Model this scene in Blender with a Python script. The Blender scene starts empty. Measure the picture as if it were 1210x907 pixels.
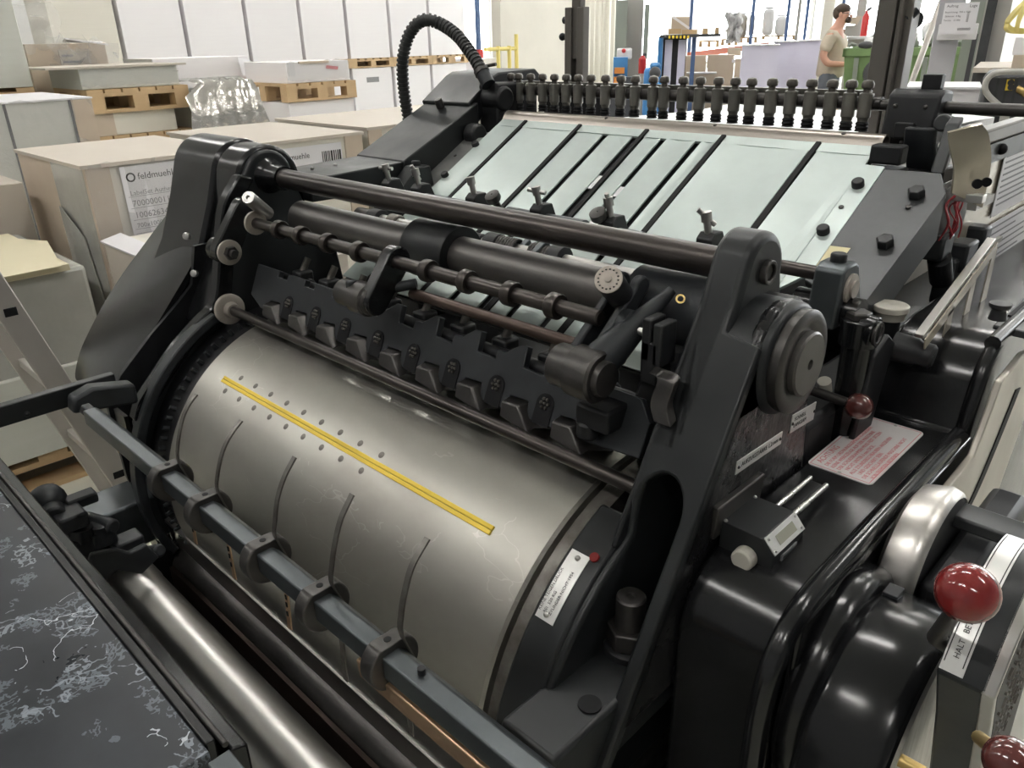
import bpy, bmesh, math, random
from mathutils import Vector, Matrix
random.seed(7)
SC = bpy.context.scene
COL = SC.collection
PI = math.pi
V = Vector

# ------------------------------------------------------------------ camera
F_PX, CX, CY = 916.0, 605.0, 453.5
YAW, PITCH, ROLL = math.radians(-44.97), math.radians(24.16), math.radians(-1.352)
CAM = V((0, 0, 1.52))
_f = V((math.sin(YAW)*math.cos(PITCH), math.cos(YAW)*math.cos(PITCH), -math.sin(PITCH)))
_r = V((math.cos(YAW), -math.sin(YAW), 0))
_u = _r.cross(_f)
RGT = _r*math.cos(ROLL) + _u*math.sin(ROLL)
UPV = -_r*math.sin(ROLL) + _u*math.cos(ROLL)
FWD = _f


def ray(u, v):
    return RGT*((u-CX)/F_PX) + UPV*(-(v-CY)/F_PX) + FWD


# measured points: a direction seen in the photograph met with a known plane of the place
def px(u, v, x):
    d = ray(u, v); return CAM + d*((x-CAM.x)/d.x)


def py(u, v, y):
    d = ray(u, v); return CAM + d*((y-CAM.y)/d.y)


def pz(u, v, z):
    d = ray(u, v); return CAM + d*((z-CAM.z)/d.z)


def far(u, v, dist):
    d = ray(u, v); return CAM + d*(dist/math.hypot(d.x, d.y))


cam = bpy.data.cameras.new('camera')
cam.sensor_fit = 'HORIZONTAL'; cam.sensor_width = 36.0
cam.lens = 36.0*F_PX/1210.0
cam.clip_start = 0.02; cam.clip_end = 200
camo = bpy.data.objects.new('camera', cam); COL.objects.link(camo)
m = Matrix((RGT, UPV, -FWD)).transposed().to_4x4(); m.translation = CAM
camo.matrix_world = m
SC.camera = camo

# ------------------------------------------------------------------ materials
MATS = {}


def mat(name, col, rough=.5, metal=0., var=0., vscale=8., rvar=0., stretch=(1, 1, 1), col2=None, bump=0., bscale=60.,
        coat=0., spec=.5, alpha=None, trans=0.):
    """Principled material; var mixes towards col2 (or a darker/lighter tone) by noise, rvar varies roughness."""
    mt = bpy.data.materials.new(name); mt.use_nodes = True
    nt = mt.node_tree; bs = nt.nodes['Principled BSDF']
    bs.inputs['Base Color'].default_value = (*col, 1)
    bs.inputs['Roughness'].default_value = rough
    bs.inputs['Metallic'].default_value = metal
    bs.inputs['Specular IOR Level'].default_value = spec
    bs.inputs['Coat Weight'].default_value = coat
    bs.inputs['Coat Roughness'].default_value = .08
    if trans: bs.inputs['Transmission Weight'].default_value = trans
    if alpha is not None: bs.inputs['Alpha'].default_value = alpha
    if var or rvar or bump:
        tc = nt.nodes.new('ShaderNodeTexCoord'); mp = nt.nodes.new('ShaderNodeMapping')
        mp.inputs['Scale'].default_value = stretch
        nt.links.new(tc.outputs['Object'], mp.inputs['Vector'])
        nz = nt.nodes.new('ShaderNodeTexNoise'); nz.inputs['Scale'].default_value = vscale
        nz.inputs['Detail'].default_value = 6; nz.inputs['Roughness'].default_value = .6
        nt.links.new(mp.outputs['Vector'], nz.inputs['Vector'])
        cr = nt.nodes.new('ShaderNodeValToRGB'); cr.color_ramp.elements[0].position = .35; cr.color_ramp.elements[1].position = .68
        nt.links.new(nz.outputs['Fac'], cr.inputs['Fac'])
        if var:
            mx = nt.nodes.new('ShaderNodeMix'); mx.data_type = 'RGBA'
            c2 = col2 or tuple(min(1, c*1.6+.01) for c in col)
            mx.inputs[6].default_value = (*col, 1); mx.inputs[7].default_value = (*c2, 1)
            mu = nt.nodes.new('ShaderNodeMath'); mu.operation = 'MULTIPLY'; mu.inputs[1].default_value = var
            nt.links.new(cr.outputs['Color'], mu.inputs[0]); nt.links.new(mu.outputs[0], mx.inputs[0])
            nt.links.new(mx.outputs[2], bs.inputs['Base Color'])
        if rvar:
            ma = nt.nodes.new('ShaderNodeMath'); ma.operation = 'MULTIPLY_ADD'
            ma.inputs[1].default_value = rvar; ma.inputs[2].default_value = rough
            nt.links.new(cr.outputs['Color'], ma.inputs[0]); nt.links.new(ma.outputs[0], bs.inputs['Roughness'])
        if bump:
            nb = nt.nodes.new('ShaderNodeTexNoise'); nb.inputs['Scale'].default_value = bscale; nb.inputs['Detail'].default_value = 3
            nt.links.new(mp.outputs['Vector'], nb.inputs['Vector'])
            bp = nt.nodes.new('ShaderNodeBump'); bp.inputs['Strength'].default_value = bump; bp.inputs['Distance'].default_value = .01
            nt.links.new(nb.outputs['Fac'], bp.inputs['Height']); nt.links.new(bp.outputs['Normal'], bs.inputs['Normal'])
    MATS[name] = mt
    return mt


def scratch(mt, amount=.5, scale=14., col=(.55, .58, .6), thin=.012, stretch=(1, 1, 1)):
    """adds fine pale scratches (voronoi edges cut by noise) to a material's colour"""
    nt = mt.node_tree; bs = nt.nodes['Principled BSDF']
    tc = nt.nodes.new('ShaderNodeTexCoord'); mp = nt.nodes.new('ShaderNodeMapping'); mp.inputs['Scale'].default_value = stretch
    nt.links.new(tc.outputs['Object'], mp.inputs['Vector'])
    wn = nt.nodes.new('ShaderNodeTexNoise'); wn.inputs['Scale'].default_value = scale*.7; wn.inputs['Detail'].default_value = 4
    nt.links.new(mp.outputs['Vector'], wn.inputs['Vector'])
    va = nt.nodes.new('ShaderNodeVectorMath'); va.operation = 'MULTIPLY_ADD'; va.inputs[1].default_value = (.25, .25, .25)
    nt.links.new(wn.outputs['Color'], va.inputs[0]); nt.links.new(mp.outputs['Vector'], va.inputs[2])
    vo = nt.nodes.new('ShaderNodeTexVoronoi'); vo.feature = 'DISTANCE_TO_EDGE'; vo.inputs['Scale'].default_value = scale
    nt.links.new(va.outputs[0], vo.inputs['Vector'])
    lt = nt.nodes.new('ShaderNodeMath'); lt.operation = 'LESS_THAN'; lt.inputs[1].default_value = thin
    nt.links.new(vo.outputs['Distance'], lt.inputs[0])
    n2 = nt.nodes.new('ShaderNodeTexNoise'); n2.inputs['Scale'].default_value = scale*.6; n2.inputs['Detail'].default_value = 5
    nt.links.new(mp.outputs['Vector'], n2.inputs['Vector'])
    gt = nt.nodes.new('ShaderNodeMath'); gt.operation = 'GREATER_THAN'; gt.inputs[1].default_value = .56
    nt.links.new(n2.outputs['Fac'], gt.inputs[0])
    mm = nt.nodes.new('ShaderNodeMath'); mm.operation = 'MULTIPLY'; nt.links.new(lt.outputs[0], mm.inputs[0]); nt.links.new(gt.outputs[0], mm.inputs[1])
    m2 = nt.nodes.new('ShaderNodeMath'); m2.operation = 'MULTIPLY'; m2.inputs[1].default_value = amount; nt.links.new(mm.outputs[0], m2.inputs[0])
    mx = nt.nodes.new('ShaderNodeMix'); mx.data_type = 'RGBA'; mx.inputs[7].default_value = (*col, 1)
    lk = bs.inputs['Base Color'].links
    if lk: nt.links.new(lk[0].from_socket, mx.inputs[6])
    else: mx.inputs[6].default_value = bs.inputs['Base Color'].default_value
    nt.links.new(m2.outputs[0], mx.inputs[0]); nt.links.new(mx.outputs[2], bs.inputs['Base Color'])
    return mt


def emit(name, col, s):
    mt = bpy.data.materials.new(name); mt.use_nodes = True
    bs = mt.node_tree.nodes['Principled BSDF']
    bs.inputs['Base Color'].default_value = (*col, 1)
    bs.inputs['Emission Color'].default_value = (*col, 1); bs.inputs['Emission Strength'].default_value = s
    MATS[name] = mt; return mt


M = MATS
mat('enamel', (.007, .0075, .0085), .15, 0, var=.25, vscale=5, col2=(.018, .017, .016), rvar=.12, spec=.42)
mat('enamel_satin', (.011, .0125, .0135), .32, 0, var=.4, vscale=9, col2=(.021, .023, .025), rvar=.14, spec=.4)
mat('enamel_rough', (.008, .008, .009), .2, 0, bump=.28, bscale=30, rvar=.18, vscale=14, spec=.45)
mat('cast', (.014, .016, .0185), .40, .1, var=.6, vscale=20, col2=(.034, .038, .042), rvar=.15, spec=.45)
mat('cast_dark', (.007, .0075, .009), .5, .1, var=.4, vscale=20)
mat('iron_oily', (.05, .048, .046), .33, .75, var=.5, vscale=14, col2=(.14, .13, .125), rvar=.12)
mat('rod', (.062, .057, .054), .27, .85, var=.4, vscale=10, col2=(.11, .09, .08), rvar=.12, stretch=(.25, 1, 1))
mat('rod_brown', (.085, .058, .047), .38, .7, var=.5, vscale=14, col2=(.05, .04, .035), stretch=(.3, 1, 1))
mat('roller_grey', (.16, .155, .15), .34, .8, var=.5, vscale=4, col2=(.10, .085, .075), rvar=.15, stretch=(.5, 1, 1))
mat('steel', (.55, .54, .52), .28, 1, var=.5, vscale=10, col2=(.4, .39, .38), rvar=.12, stretch=(.5, 1, 1))
mat('steel_bright', (.72, .71, .69), .2, 1, rvar=.1, vscale=20)
mat('steel_brushed', (.62, .6, .57), .3, 1, var=.5, vscale=16, col2=(.40, .38, .36), rvar=.16, stretch=(.5, 5, 1))
mat('steel_worn', (.20, .19, .175), .42, .85, var=.8, vscale=26, col2=(.08, .07, .06), rvar=.2)
mat('bar_steel', (.075, .085, .09), .34, .7, var=.4, vscale=24, col2=(.12, .13, .14), rvar=.1)
jk = mat('jacket', (.45, .445, .405), .40, 1, var=.8, vscale=3.2, col2=(.35, .33, .30), rvar=.10, stretch=(1, 1.6, 1.6))
scratch(jk, .2, 7., (.82, .81, .8), .006, (1, 2.2, 2.2))
bd = mat('board', (.50, .575, .55), .36, .25, var=.6, vscale=7, col2=(.41, .47, .455), rvar=.1)
mat('board_grey', (.17, .175, .17), .4, .5, var=.6, vscale=16, col2=(.27, .27, .26), rvar=.15)
mat('plate_dark', (.045, .048, .05), .38, .35, var=.5, vscale=14, col2=(.085, .088, .09), rvar=.1)
tb = mat('table_black', (.018, .02, .024), .26, 0, var=.5, vscale=5, col2=(.05, .058, .068), rvar=.25, spec=.35)
scratch(tb, .35, 34., (.25, .29, .33), .10); scratch(tb, .55, 22., (.33, .37, .41), .045); scratch(tb, .8, 15., (.55, .59, .63), .012)
mat('rubber', (.008, .008, .009), .6, 0, spec=.2)
mat('hose', (.035, .036, .035), .55, 0)
mat('white_nylon', (.50, .48, .42), .4, 0)
mat('washer', (.42, .38, .33), .5, .3, var=.5, vscale=40, col2=(.25, .22, .2))
mat('bakelite_red', (.19, .016, .016), .13, 0, coat=.5)
mat('bakelite_brown', (.10, .025, .022), .14, 0, coat=.5)
mat('brass', (.55, .40, .16), .35, .9)
mat('yellow', (.80, .58, .05), .45, 0)
mat('yellow_dark', (.42, .30, .03), .5, 0)
mat('copper_strip', (.62, .43, .28), .36, .85, var=.4, vscale=30, col2=(.4, .27, .17))
mat('plate_alu', (.72, .72, .70), .34, .6, var=.4, vscale=30, col2=(.6, .6, .58))
mat('sign_pale', (.72, .69, .68), .35, .2, var=.4, vscale=20, col2=(.62, .58, .57))
mat('ink_black', (.02, .02, .02), .6)
mat('ink_grey', (.25, .25, .26), .6)
mat('ink_red', (.60, .16, .18), .6)
mat('lcd', (.33, .33, .26), .25, 0, coat=.5)
mat('sucker_grey', (.15, .147, .13), .36, .35, var=.4, vscale=30, col2=(.22, .215, .19))
mat('lip_steel', (.34, .31, .28), .33, .85, var=.4, vscale=8, col2=(.26, .23, .20), stretch=(.3, 1, 1))
mat('post_taupe', (.13, .12, .105), .42, .3, var=.4, vscale=10, col2=(.18, .165, .15), stretch=(1, 1, .2))
mat('cover_plate', (.52, .49, .43), .3, .55, var=.4, vscale=9, col2=(.43, .40, .36), rvar=.1, stretch=(1, 1, .3))
mat('paper', (.80, .80, .80), .7, 0, var=.3, vscale=3, col2=(.72, .73, .75))
mat('paper_sheet', (.82, .83, .85), .45, 0, var=.4, vscale=6, col2=(.70, .71, .74))
mat('cable_red', (.45, .05, .06), .4)
mat('sticker', (.66, .60, .36), .6)
mat('perspex_tan', (.50, .45, .36), .22, .35, var=.5, vscale=9, col2=(.40, .36, .30))

# ------------------------------------------------------------------ mesh building
WORLD = {}


class B:
    def __init__(self): self.bm = bmesh.new()

    def _add(self, verts, faces):
        vs = [self.bm.verts.new(v) for v in verts]
        for f in faces:
            try: self.bm.faces.new([vs[i] for i in f])
            except ValueError: pass
        return self

    def box(self, c, s, rot=None):
        c = V(c); hx, hy, hz = s[0]/2, s[1]/2, s[2]/2
        pts = [V((x, y, z)) for x in (-hx, hx) for y in (-hy, hy) for z in (-hz, hz)]
        if rot is not None: pts = [rot @ p for p in pts]
        return self._add([c+p for p in pts], [(0, 1, 3, 2), (4, 6, 7, 5), (0, 4, 5, 1), (2, 3, 7, 6), (0, 2, 6, 4), (1, 5, 7, 3)])

    def ab(self, a, b):
        a, b = V(a), V(b); return self.box((a+b)/2, [abs(b[i]-a[i]) for i in range(3)])

    def cyl(self, p0, p1, r, r2=None, n=28):
        return self.lathe([(0, r), ((V(p1)-V(p0)).length, r if r2 is None else r2)], p0, V(p1)-V(p0), n)

    def lathe(self, prof, o, axis, n=28, a0=0., a1=2*PI):
        o = V(o); ax = V(axis).normalized()
        t = V((0, 0, 1)) if abs(ax.z) < .9 else V((1, 0, 0))
        e1 = ax.cross(t).normalized(); e2 = ax.cross(e1)
        full = abs(a1-a0-2*PI) < 1e-6
        k = n if full else n+1
        verts, rings = [], []
        for (h, r) in prof:
            if r < 1e-6:
                rings.append([len(verts)]); verts.append(o+ax*h)
            else:
                ids = []
                for i in range(k):
                    a = a0+(a1-a0)*i/n
                    ids.append(len(verts)); verts.append(o+ax*h+(e1*math.cos(a)+e2*math.sin(a))*r)
                rings.append(ids)
        faces = []
        for A, C in zip(rings, rings[1:]):
            for i in range(n):
                j = (i+1) % k if full else i+1
                if len(A) == 1 and len(C) == 1: continue
                if len(A) == 1: faces.append((A[0], C[i], C[j]))
                elif len(C) == 1: faces.append((A[i], C[0], A[j]))
                else: faces.append((A[i], C[i], C[j], A[j]))
        if full:
            for rg in (rings[0], rings[-1]):
                if len(rg) > 1: faces.append(tuple(rg))
        return self._add(verts, faces)

    def ring(self, o, axis, ro, ri, w, n=32):
        """flat ring (tube with square section), centred on o"""
        h = w/2
        o = V(o); ax = V(axis).normalized()
        return self.lathe_closed([(-h, ri), (-h, ro), (h, ro), (h, ri)], o, ax, n)

    def lathe_closed(self, prof, o, ax, n=32):
        o = V(o); ax = V(ax).normalized()
        t = V((0, 0, 1)) if abs(ax.z) < .9 else V((1, 0, 0))
        e1 = ax.cross(t).normalized(); e2 = ax.cross(e1)
        k = len(prof); verts = []
        for i in range(n):
            a = 2*PI*i/n; d = e1*math.cos(a)+e2*math.sin(a)
            verts += [o+ax*h+d*r for h, r in prof]
        faces = []
        for i in range(n):
            j = (i+1) % n
            for q in range(k):
                w = (q+1) % k
                faces.append((i*k+q, i*k+w, j*k+w, j*k+q))
        return self._add(verts, faces)

    def prism(self, poly, axis, a, b):
        """poly: 2-D outline; axis 'x' takes (y,z), 'y' takes (x,z), 'z' takes (x,y)"""
        def P(p, t): return V((t, p[0], p[1])) if axis == 'x' else V((p[0], t, p[1])) if axis == 'y' else V((p[0], p[1], t))
        n = len(poly)
        verts = [P(p, a) for p in poly]+[P(p, b) for p in poly]
        faces = [tuple(range(n)), tuple(range(2*n-1, n-1, -1))]+[(i, (i+1) % n, n+(i+1) % n, n+i) for i in range(n)]
        return self._add(verts, faces)

    def plate(self, pts, t, toward=None):
        """planar outline in space, thickened along its normal by t"""
        pts = [V(p) for p in pts]; n = len(pts); nrm = V((0, 0, 0))
        for i in range(n): nrm += pts[i].cross(pts[(i+1) % n])
        nrm.normalize()
        if toward is not None and nrm.dot(V(toward)) < 0: nrm = -nrm
        verts = pts+[p-nrm*t for p in pts]
        faces = [tuple(range(n)), tuple(range(2*n-1, n-1, -1))]+[(i, (i+1) % n, n+(i+1) % n, n+i) for i in range(n)]
        return self._add(verts, faces)

    def strip(self, path, wid, thick):
        """band: a path of points swept by the vector wid, thickened by vectors thick (one or per point)"""
        wid = V(wid); n = len(path); verts = []
        for i, p in enumerate(path):
            t = V(thick[i]) if isinstance(thick, list) else V(thick)
            p = V(p); verts += [p, p+wid, p+wid+t, p+t]
        faces = []
        for i in range(n-1):
            a, b = 4*i, 4*i+4
            for q in range(4):
                w = (q+1) % 4
                faces.append((a+q, a+w, b+w, b+q))
        faces += [(0, 1, 2, 3), tuple(4*(n-1)+q for q in (3, 2, 1, 0))]
        return self._add(verts, faces)

    def tube(self, pts, r, n=12, ridge=None, closed=False):
        pts = [V(p) for p in pts]; k = len(pts)
        rs = r if isinstance(r, (list, tuple)) else [r]*k
        tang = [(pts[min(i+1, k-1)]-pts[max(i-1, 0)]).normalized() for i in range(k)]
        t0 = V((0, 0, 1)) if abs(tang[0].z) < .9 else V((1, 0, 0))
        e = tang[0].cross(t0).normalized(); verts = []
        for i in range(k):
            e = (e-tang[i]*e.dot(tang[i])).normalized(); g = tang[i].cross(e)
            for j in range(n):
                a = 2*PI*j/n; verts.append(pts[i]+(e*math.cos(a)+g*math.sin(a))*rs[i])
        faces = [(i*n+j, i*n+(j+1) % n, (i+1)*n+(j+1) % n, (i+1)*n+j) for i in range(k-1) for j in range(n)]
        faces += [tuple(range(n)), tuple(range((k-1)*n, k*n))]
        return self._add(verts, faces)

    def ball(self, c, r, s=(1, 1, 1), n=20, rot=None):
        c = V(c); verts, faces = [], []
        h = n//2
        prof = []
        for i in range(h+1):
            a = PI*i/h; prof.append((-math.cos(a)*r, math.sin(a)*r))
        q = B(); q.lathe(prof, (0, 0, 0), (0, 0, 1), n)
        for v in q.bm.verts:
            p = V((v.co.x*s[0], v.co.y*s[1], v.co.z*s[2]))
            v.co = c+(rot @ p if rot is not None else p)
        self.merge(q); return self

    def hexa(self, p0, p1, r): return self.cyl(p0, p1, r, n=6)

    def merge(self, other):
        mp = {}
        for v in other.bm.verts: mp[v] = self.bm.verts.new(v.co)
        for f in other.bm.faces:
            try: self.bm.faces.new([mp[v] for v in f.verts])
            except ValueError: pass
        other.bm.free(); return self

    def grid(self, P):
        """P[i][j] points -> surface"""
        a, b = len(P), len(P[0])
        verts = [V(p) for row in P for p in row]
        return self._add(verts, [(i*b+j, i*b+j+1, (i+1)*b+j+1, (i+1)*b+j) for i in range(a-1) for j in range(b-1)])

    def build(self, name, material, parent=None, bevel=0., sharp=38, seg=2, solid=0., sub=0, origin=None):
        bm = self.bm
        bmesh.ops.recalc_face_normals(bm, faces=bm.faces)
        co = [v.co for v in bm.verts]
        lo = V([min(c[i] for c in co) for i in range(3)]); hi = V([max(c[i] for c in co) for i in range(3)])
        ctr = (lo+hi)/2
        if parent is None: ctr.z = lo.z
        if origin is not None: ctr = V(origin)
        bmesh.ops.translate(bm, verts=bm.verts, vec=-ctr)
        me = bpy.data.meshes.new(name); bm.to_mesh(me); bm.free()
        me.materials.append(M[material] if isinstance(material, str) else material)
        me.shade_smooth(); me.set_sharp_from_angle(angle=math.radians(sharp))
        o = bpy.data.objects.new(name, me); COL.objects.link(o)
        WORLD[o] = ctr
        if parent is not None:
            o.parent = parent; o.location = ctr-WORLD[parent]
        else: o.location = ctr
        if solid:
            md = o.modifiers.new('solid', 'SOLIDIFY'); md.thickness = solid; md.offset = 0
            if sharp < 90: es = o.modifiers.new('split', 'EDGE_SPLIT'); es.split_angle = math.radians(sharp); es.use_edge_sharp = False
        if bevel:
            md = o.modifiers.new('bevel', 'BEVEL'); md.width = bevel; md.segments = seg; md.limit_method = 'ANGLE'; md.angle_limit = math.radians(40)
            md.harden_normals = False
        if sub:
            md = o.modifiers.new('sub', 'SUBSURF'); md.levels = sub; md.render_levels = sub
        return o


def thing(name, loc, label, cat, group=None):
    o = bpy.data.objects.new(name, None); COL.objects.link(o); o.location = loc; o.empty_display_size = .1
    WORLD[o] = V(loc); tag(o, label, cat, group); return o


def tag(o, label=None, cat=None, group=None, kind=None):
    if label: o['label'] = label
    if cat: o['category'] = cat
    if group: o['group'] = group
    if kind: o['kind'] = kind
    return o


def dup(o, off, parent='same', label=None):
    """a copy of an object and of all its children, moved by off"""
    c = o.copy(); COL.objects.link(c)
    off = V(off); c.location = o.location+off
    WORLD[c] = WORLD[o]+off
    if parent != 'same': c.parent = parent; c.location = WORLD[c]-WORLD[parent]

    def kids(a, b):
        for ch in list(a.children):
            k = ch.copy(); COL.objects.link(k); k.parent = b; WORLD[k] = WORLD[ch]+off
            kids(ch, k)
    kids(o, c)
    if label: c['label'] = label
    return c


def text(s, name, size, o, xd, yd, material, parent, spacing=1., depth=.0002, align='LEFT'):
    cu = bpy.data.curves.new(name, 'FONT'); cu.body = s; cu.size = size; cu.extrude = depth; cu.space_character = spacing; cu.align_x = align
    cu.resolution_u = 2
    to = bpy.data.objects.new(name+'_tmp', cu); COL.objects.link(to)
    dg = bpy.context.evaluated_depsgraph_get()
    me = bpy.data.meshes.new_from_object(to.evaluated_get(dg))
    bpy.data.objects.remove(to); bpy.data.curves.remove(cu)
    xd, yd = V(xd).normalized(), V(yd).normalized(); zd = xd.cross(yd).normalized(); yd = zd.cross(xd)
    mt = Matrix((xd, yd, zd)).transposed().to_4x4(); mt.translation = V(o)
    q = B(); q.bm.from_mesh(me); bmesh.ops.transform(q.bm, matrix=mt, verts=q.bm.verts); bpy.data.meshes.remove(me)
    return q.build(name, material, parent)


def arc(c, r, a0, a1, n):
    return [(c[0]+r*math.cos(a0+(a1-a0)*i/n), c[1]+r*math.sin(a0+(a1-a0)*i/n)) for i in range(n+1)]


def smooth_path(pts, n=6):
    """Catmull-Rom through points"""
    pts = [V(p) for p in pts]; out = []
    P = [pts[0]*2-pts[1]]+pts+[pts[-1]*2-pts[-2]]
    for i in range(1, len(P)-2):
        for k in range(n):
            t = k/n; a, b, c, d = P[i-1], P[i], P[i+1], P[i+2]
            out.append(.5*((2*b)+(c-a)*t+(2*a-5*b+4*c-d)*t*t+(3*b-a-3*c+d)*t**3))
    out.append(pts[-1]); return out
# ------------------------------------------------------------------ THE PRESS
PRESS = thing('printing_press', (-.95, .9, 0), 'large black cylinder printing press with a bare steel drum and a pale green feed board', 'printing press')
AY, AZ, AR = .74, .72, .308          # drum axis and radius
XL, XR = -1.362, -.507               # drum ends
INL, INR, OUTR = -1.45, -.43, -.345  # inner faces of the side frames, outer face of the operator-side frame


def on_drum(u, v, r=AR):
    d = ray(u, v); a = d.y**2+d.z**2; b = 2*(d.y*(CAM.y-AY)+d.z*(CAM.z-AZ)); c = (CAM.y-AY)**2+(CAM.z-AZ)**2-r*r
    t = (-b-math.sqrt(max(b*b-4*a*c, 0)))/(2*a); return CAM+d*t


def dp(x, a, r=AR):  # point on the drum at angle a (0 = towards the back, 90 deg = up)
    return V((x, AY+r*math.cos(a), AZ+r*math.sin(a)))


# --- drum
drum = B().lathe([(0, .05), (0, AR-.004), (.004, AR), (XR-XL-.004, AR), (XR-XL, AR-.004), (XR-XL, .05)], (XL, AY, AZ), (1, 0, 0), 128).build('impression_drum', 'jacket', PRESS)
p0, p1 = on_drum(264, 448), on_drum(582, 627)
a_s = math.atan2((p0.z+p1.z)/2-AZ, (p0.y+p1.y)/2-AY)
for k, da in enumerate((-.011, .011)):
    q = B(); q.box((0, 0, 0), (abs(p1.x-p0.x), .0058, .0035))
    for v in q.bm.verts:
        v.co = dp((p0.x+p1.x)/2+v.co.x, a_s+da*1.0, AR+.0012) + V((0, -math.sin(a_s), math.cos(a_s)))*v.co.y + V((0, math.cos(a_s), math.sin(a_s)))*v.co.z
    tag(q.build('creasing_rule', 'yellow', drum, bevel=.0008), 'one of two yellow creasing rules stuck across the drum')
q = B(); q.box((0, 0, 0), (abs(p1.x-p0.x)*.998, .0022, .003))
for v in q.bm.verts:
    v.co = dp((p0.x+p1.x)/2+v.co.x, a_s, AR+.0005) + V((0, -math.sin(a_s), math.cos(a_s)))*v.co.y + V((0, math.cos(a_s), math.sin(a_s)))*v.co.z
q.build('rule_channel', 'yellow_dark', drum)
for row in (-1, 1):      # small plugged holes on both sides of the rule
    for k in range(9):
        x = p0.x+.035+k*.052+row*.008
        if x > p1.x: continue
        c = dp(x, a_s-row*.055, AR); nrm = (c-V((x, AY, AZ))).normalized()
        B().lathe([(-.001, .0052), (.0003, .0052), (.0004, 0)], c, nrm, 14).build('hole_plug', 'steel_worn', drum)
# far bearer with its row of studs
B().lathe([(0, .1), (0, .302), (XL-.002-INL, .302), (XL-.002-INL, .1)], (INL, AY, AZ), (1, 0, 0), 96).build('bearer_ring', 'cast_dark', PRESS)
q = B()
for k in range(96):
    a = 2*PI*k/96
    c = dp((INL+XL)/2+.012, a, .302); q.cyl(c, c+(c-V((c.x, AY, AZ))).normalized()*.012, .0055, .004, 8)
q.build('stud_row', 'cast', PRESS)
B().lathe([(0, .05), (0, .293), (.008, .293), (.008, .304), (.034, .304), (.034, .05)], (XR, AY, AZ), (1, 0, 0), 96).build('bearer_ring', 'steel_worn', PRESS)
# drum shaft
B().cyl((-1.72, AY, AZ), (-.36, AY, AZ), .05).build('drum_shaft', 'iron_oily', PRESS)

# --- operator-side frame
def Fy(z): return .606+(z-1.047)*.60      # sloping front edge


FR = B()
BOSS = (.785, 1.277); RB = .044
ins = [(AY+.318*math.cos(math.radians(a)), AZ+.318*math.sin(math.radians(a))) for a in range(200, 114, -6)] + [(Fy(1.05), 1.05), (Fy(1.24), 1.24)] + [p for p in arc(BOSS, RB, math.radians(150), math.radians(-10), 14)] + [(.845, 1.20), (.885, 1.10), (.905, 1.0), (.93, .80), (.75, .62), (.52, .62)]
FR.prism(ins, 'x', INR, INR+.014)                                   # inner web
fr = FR.build('side_frame', 'enamel_satin', PRESS, bevel=.006, seg=3)
# front wall with its arched opening (in the sloping plane)
sl = V((0, .60, 1)).normalized(); zs = sl.z


def fp(x, z): return V((x, Fy(z), z))


out = [fp(INR, 1.0), fp(INR, 1.262), fp(-.388, 1.262), fp(-.388, 1.226), fp(OUTR, 1.220), fp(OUTR, .80), fp(-.362, .80), fp(-.362, 1.03)]
for i in range(0, 13):
    a = PI*i/12; out.append(fp(-.3925+.0305*math.cos(a), 1.045+.040*math.sin(a)))
out += [fp(-.423, 1.0)]
B().plate(out, -.018).build('front_wall', 'enamel_satin', fr, bevel=.005, seg=3)
# upper neck carrying the tie-rod boss
neck = [(Fy(1.10), 1.10), (Fy(1.243), 1.243)]+arc(BOSS, RB, math.radians(150), math.radians(-10), 16)+[(.842, 1.20), (.86, 1.10)]
B().prism(neck, 'x', INR-.002, -.385).build('tie_rod_boss', 'enamel_satin', fr, bevel=.010, seg=4)
q = B().ring((-.383, .785, 1.277), (1, 0, 0), .014, .0095, .010, 24)
q.lathe([(-.004, 0), (-.004, .0095), (.002, .0095), (.0, 0)], (-.383, .785, 1.277), (1, 0, 0), 6)
q.build('boss_nut', 'iron_oily', fr, bevel=.001)
# outer body with shoulder and bearing boss
DC = (.775, 1.188)
body = [(Fy(.84)+.004, .84), (Fy(1.20)+.004, 1.20)]+[(.722, 1.232), (.742, 1.250), (.766, 1.256)]+arc(DC, .066, math.radians(80), math.radians(0), 10)+[(.848, 1.15), (.862, 1.10), (.872, 1.02), (.88, .84)]
B().prism(body, 'x', -.364, OUTR).build('outer_web', 'enamel_rough', fr, bevel=.009, seg=4)
B().prism(arc(DC, .065, math.radians(60), math.radians(-300), 40)[:-1], 'x', -.40, -.337).build('bearing_boss', 'enamel_satin', fr, bevel=.008, seg=4)
B().lathe([(0, .058), (.004, .059), (.011, .059), (.013, .057), (.0145, .045), (.0125, .041), (.0125, .0)], (-.3375, *DC), (1, 0, 0), 56).build('bearing_cover', 'iron_oily', fr)
B().lathe([(0, .0365), (.008, .0365), (.010, .034), (.010, .006), (.004, .0055), (.004, 0)], (-.3265, *DC), (1, 0, 0), 48).build('bearing_cap', 'roller_grey', fr)
# inner flange along the drum, and outer leg
pts, th = [], []
for i in range(29):
    a = math.radians(112+i*(200-112)/28)
    pts.append(dp(-.474, a, .322)); th.append((dp(0, a, 1)-dp(0, a, 0))*-.02)
B().strip(pts, (.05, 0, 0), th).build('drum_flange', 'enamel_satin', fr, bevel=.004)
pts, th = [], []
for i in range(29):
    a = math.radians(116+i*(200-116)/28)
    pts.append(dp(-.434, a, .320)); th.append((dp(0, a, 1)-dp(0, a, 0))*-.10)
B().strip(pts, (.004, 0, 0), th).build('flange_web', 'cast_dark', fr)
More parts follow.
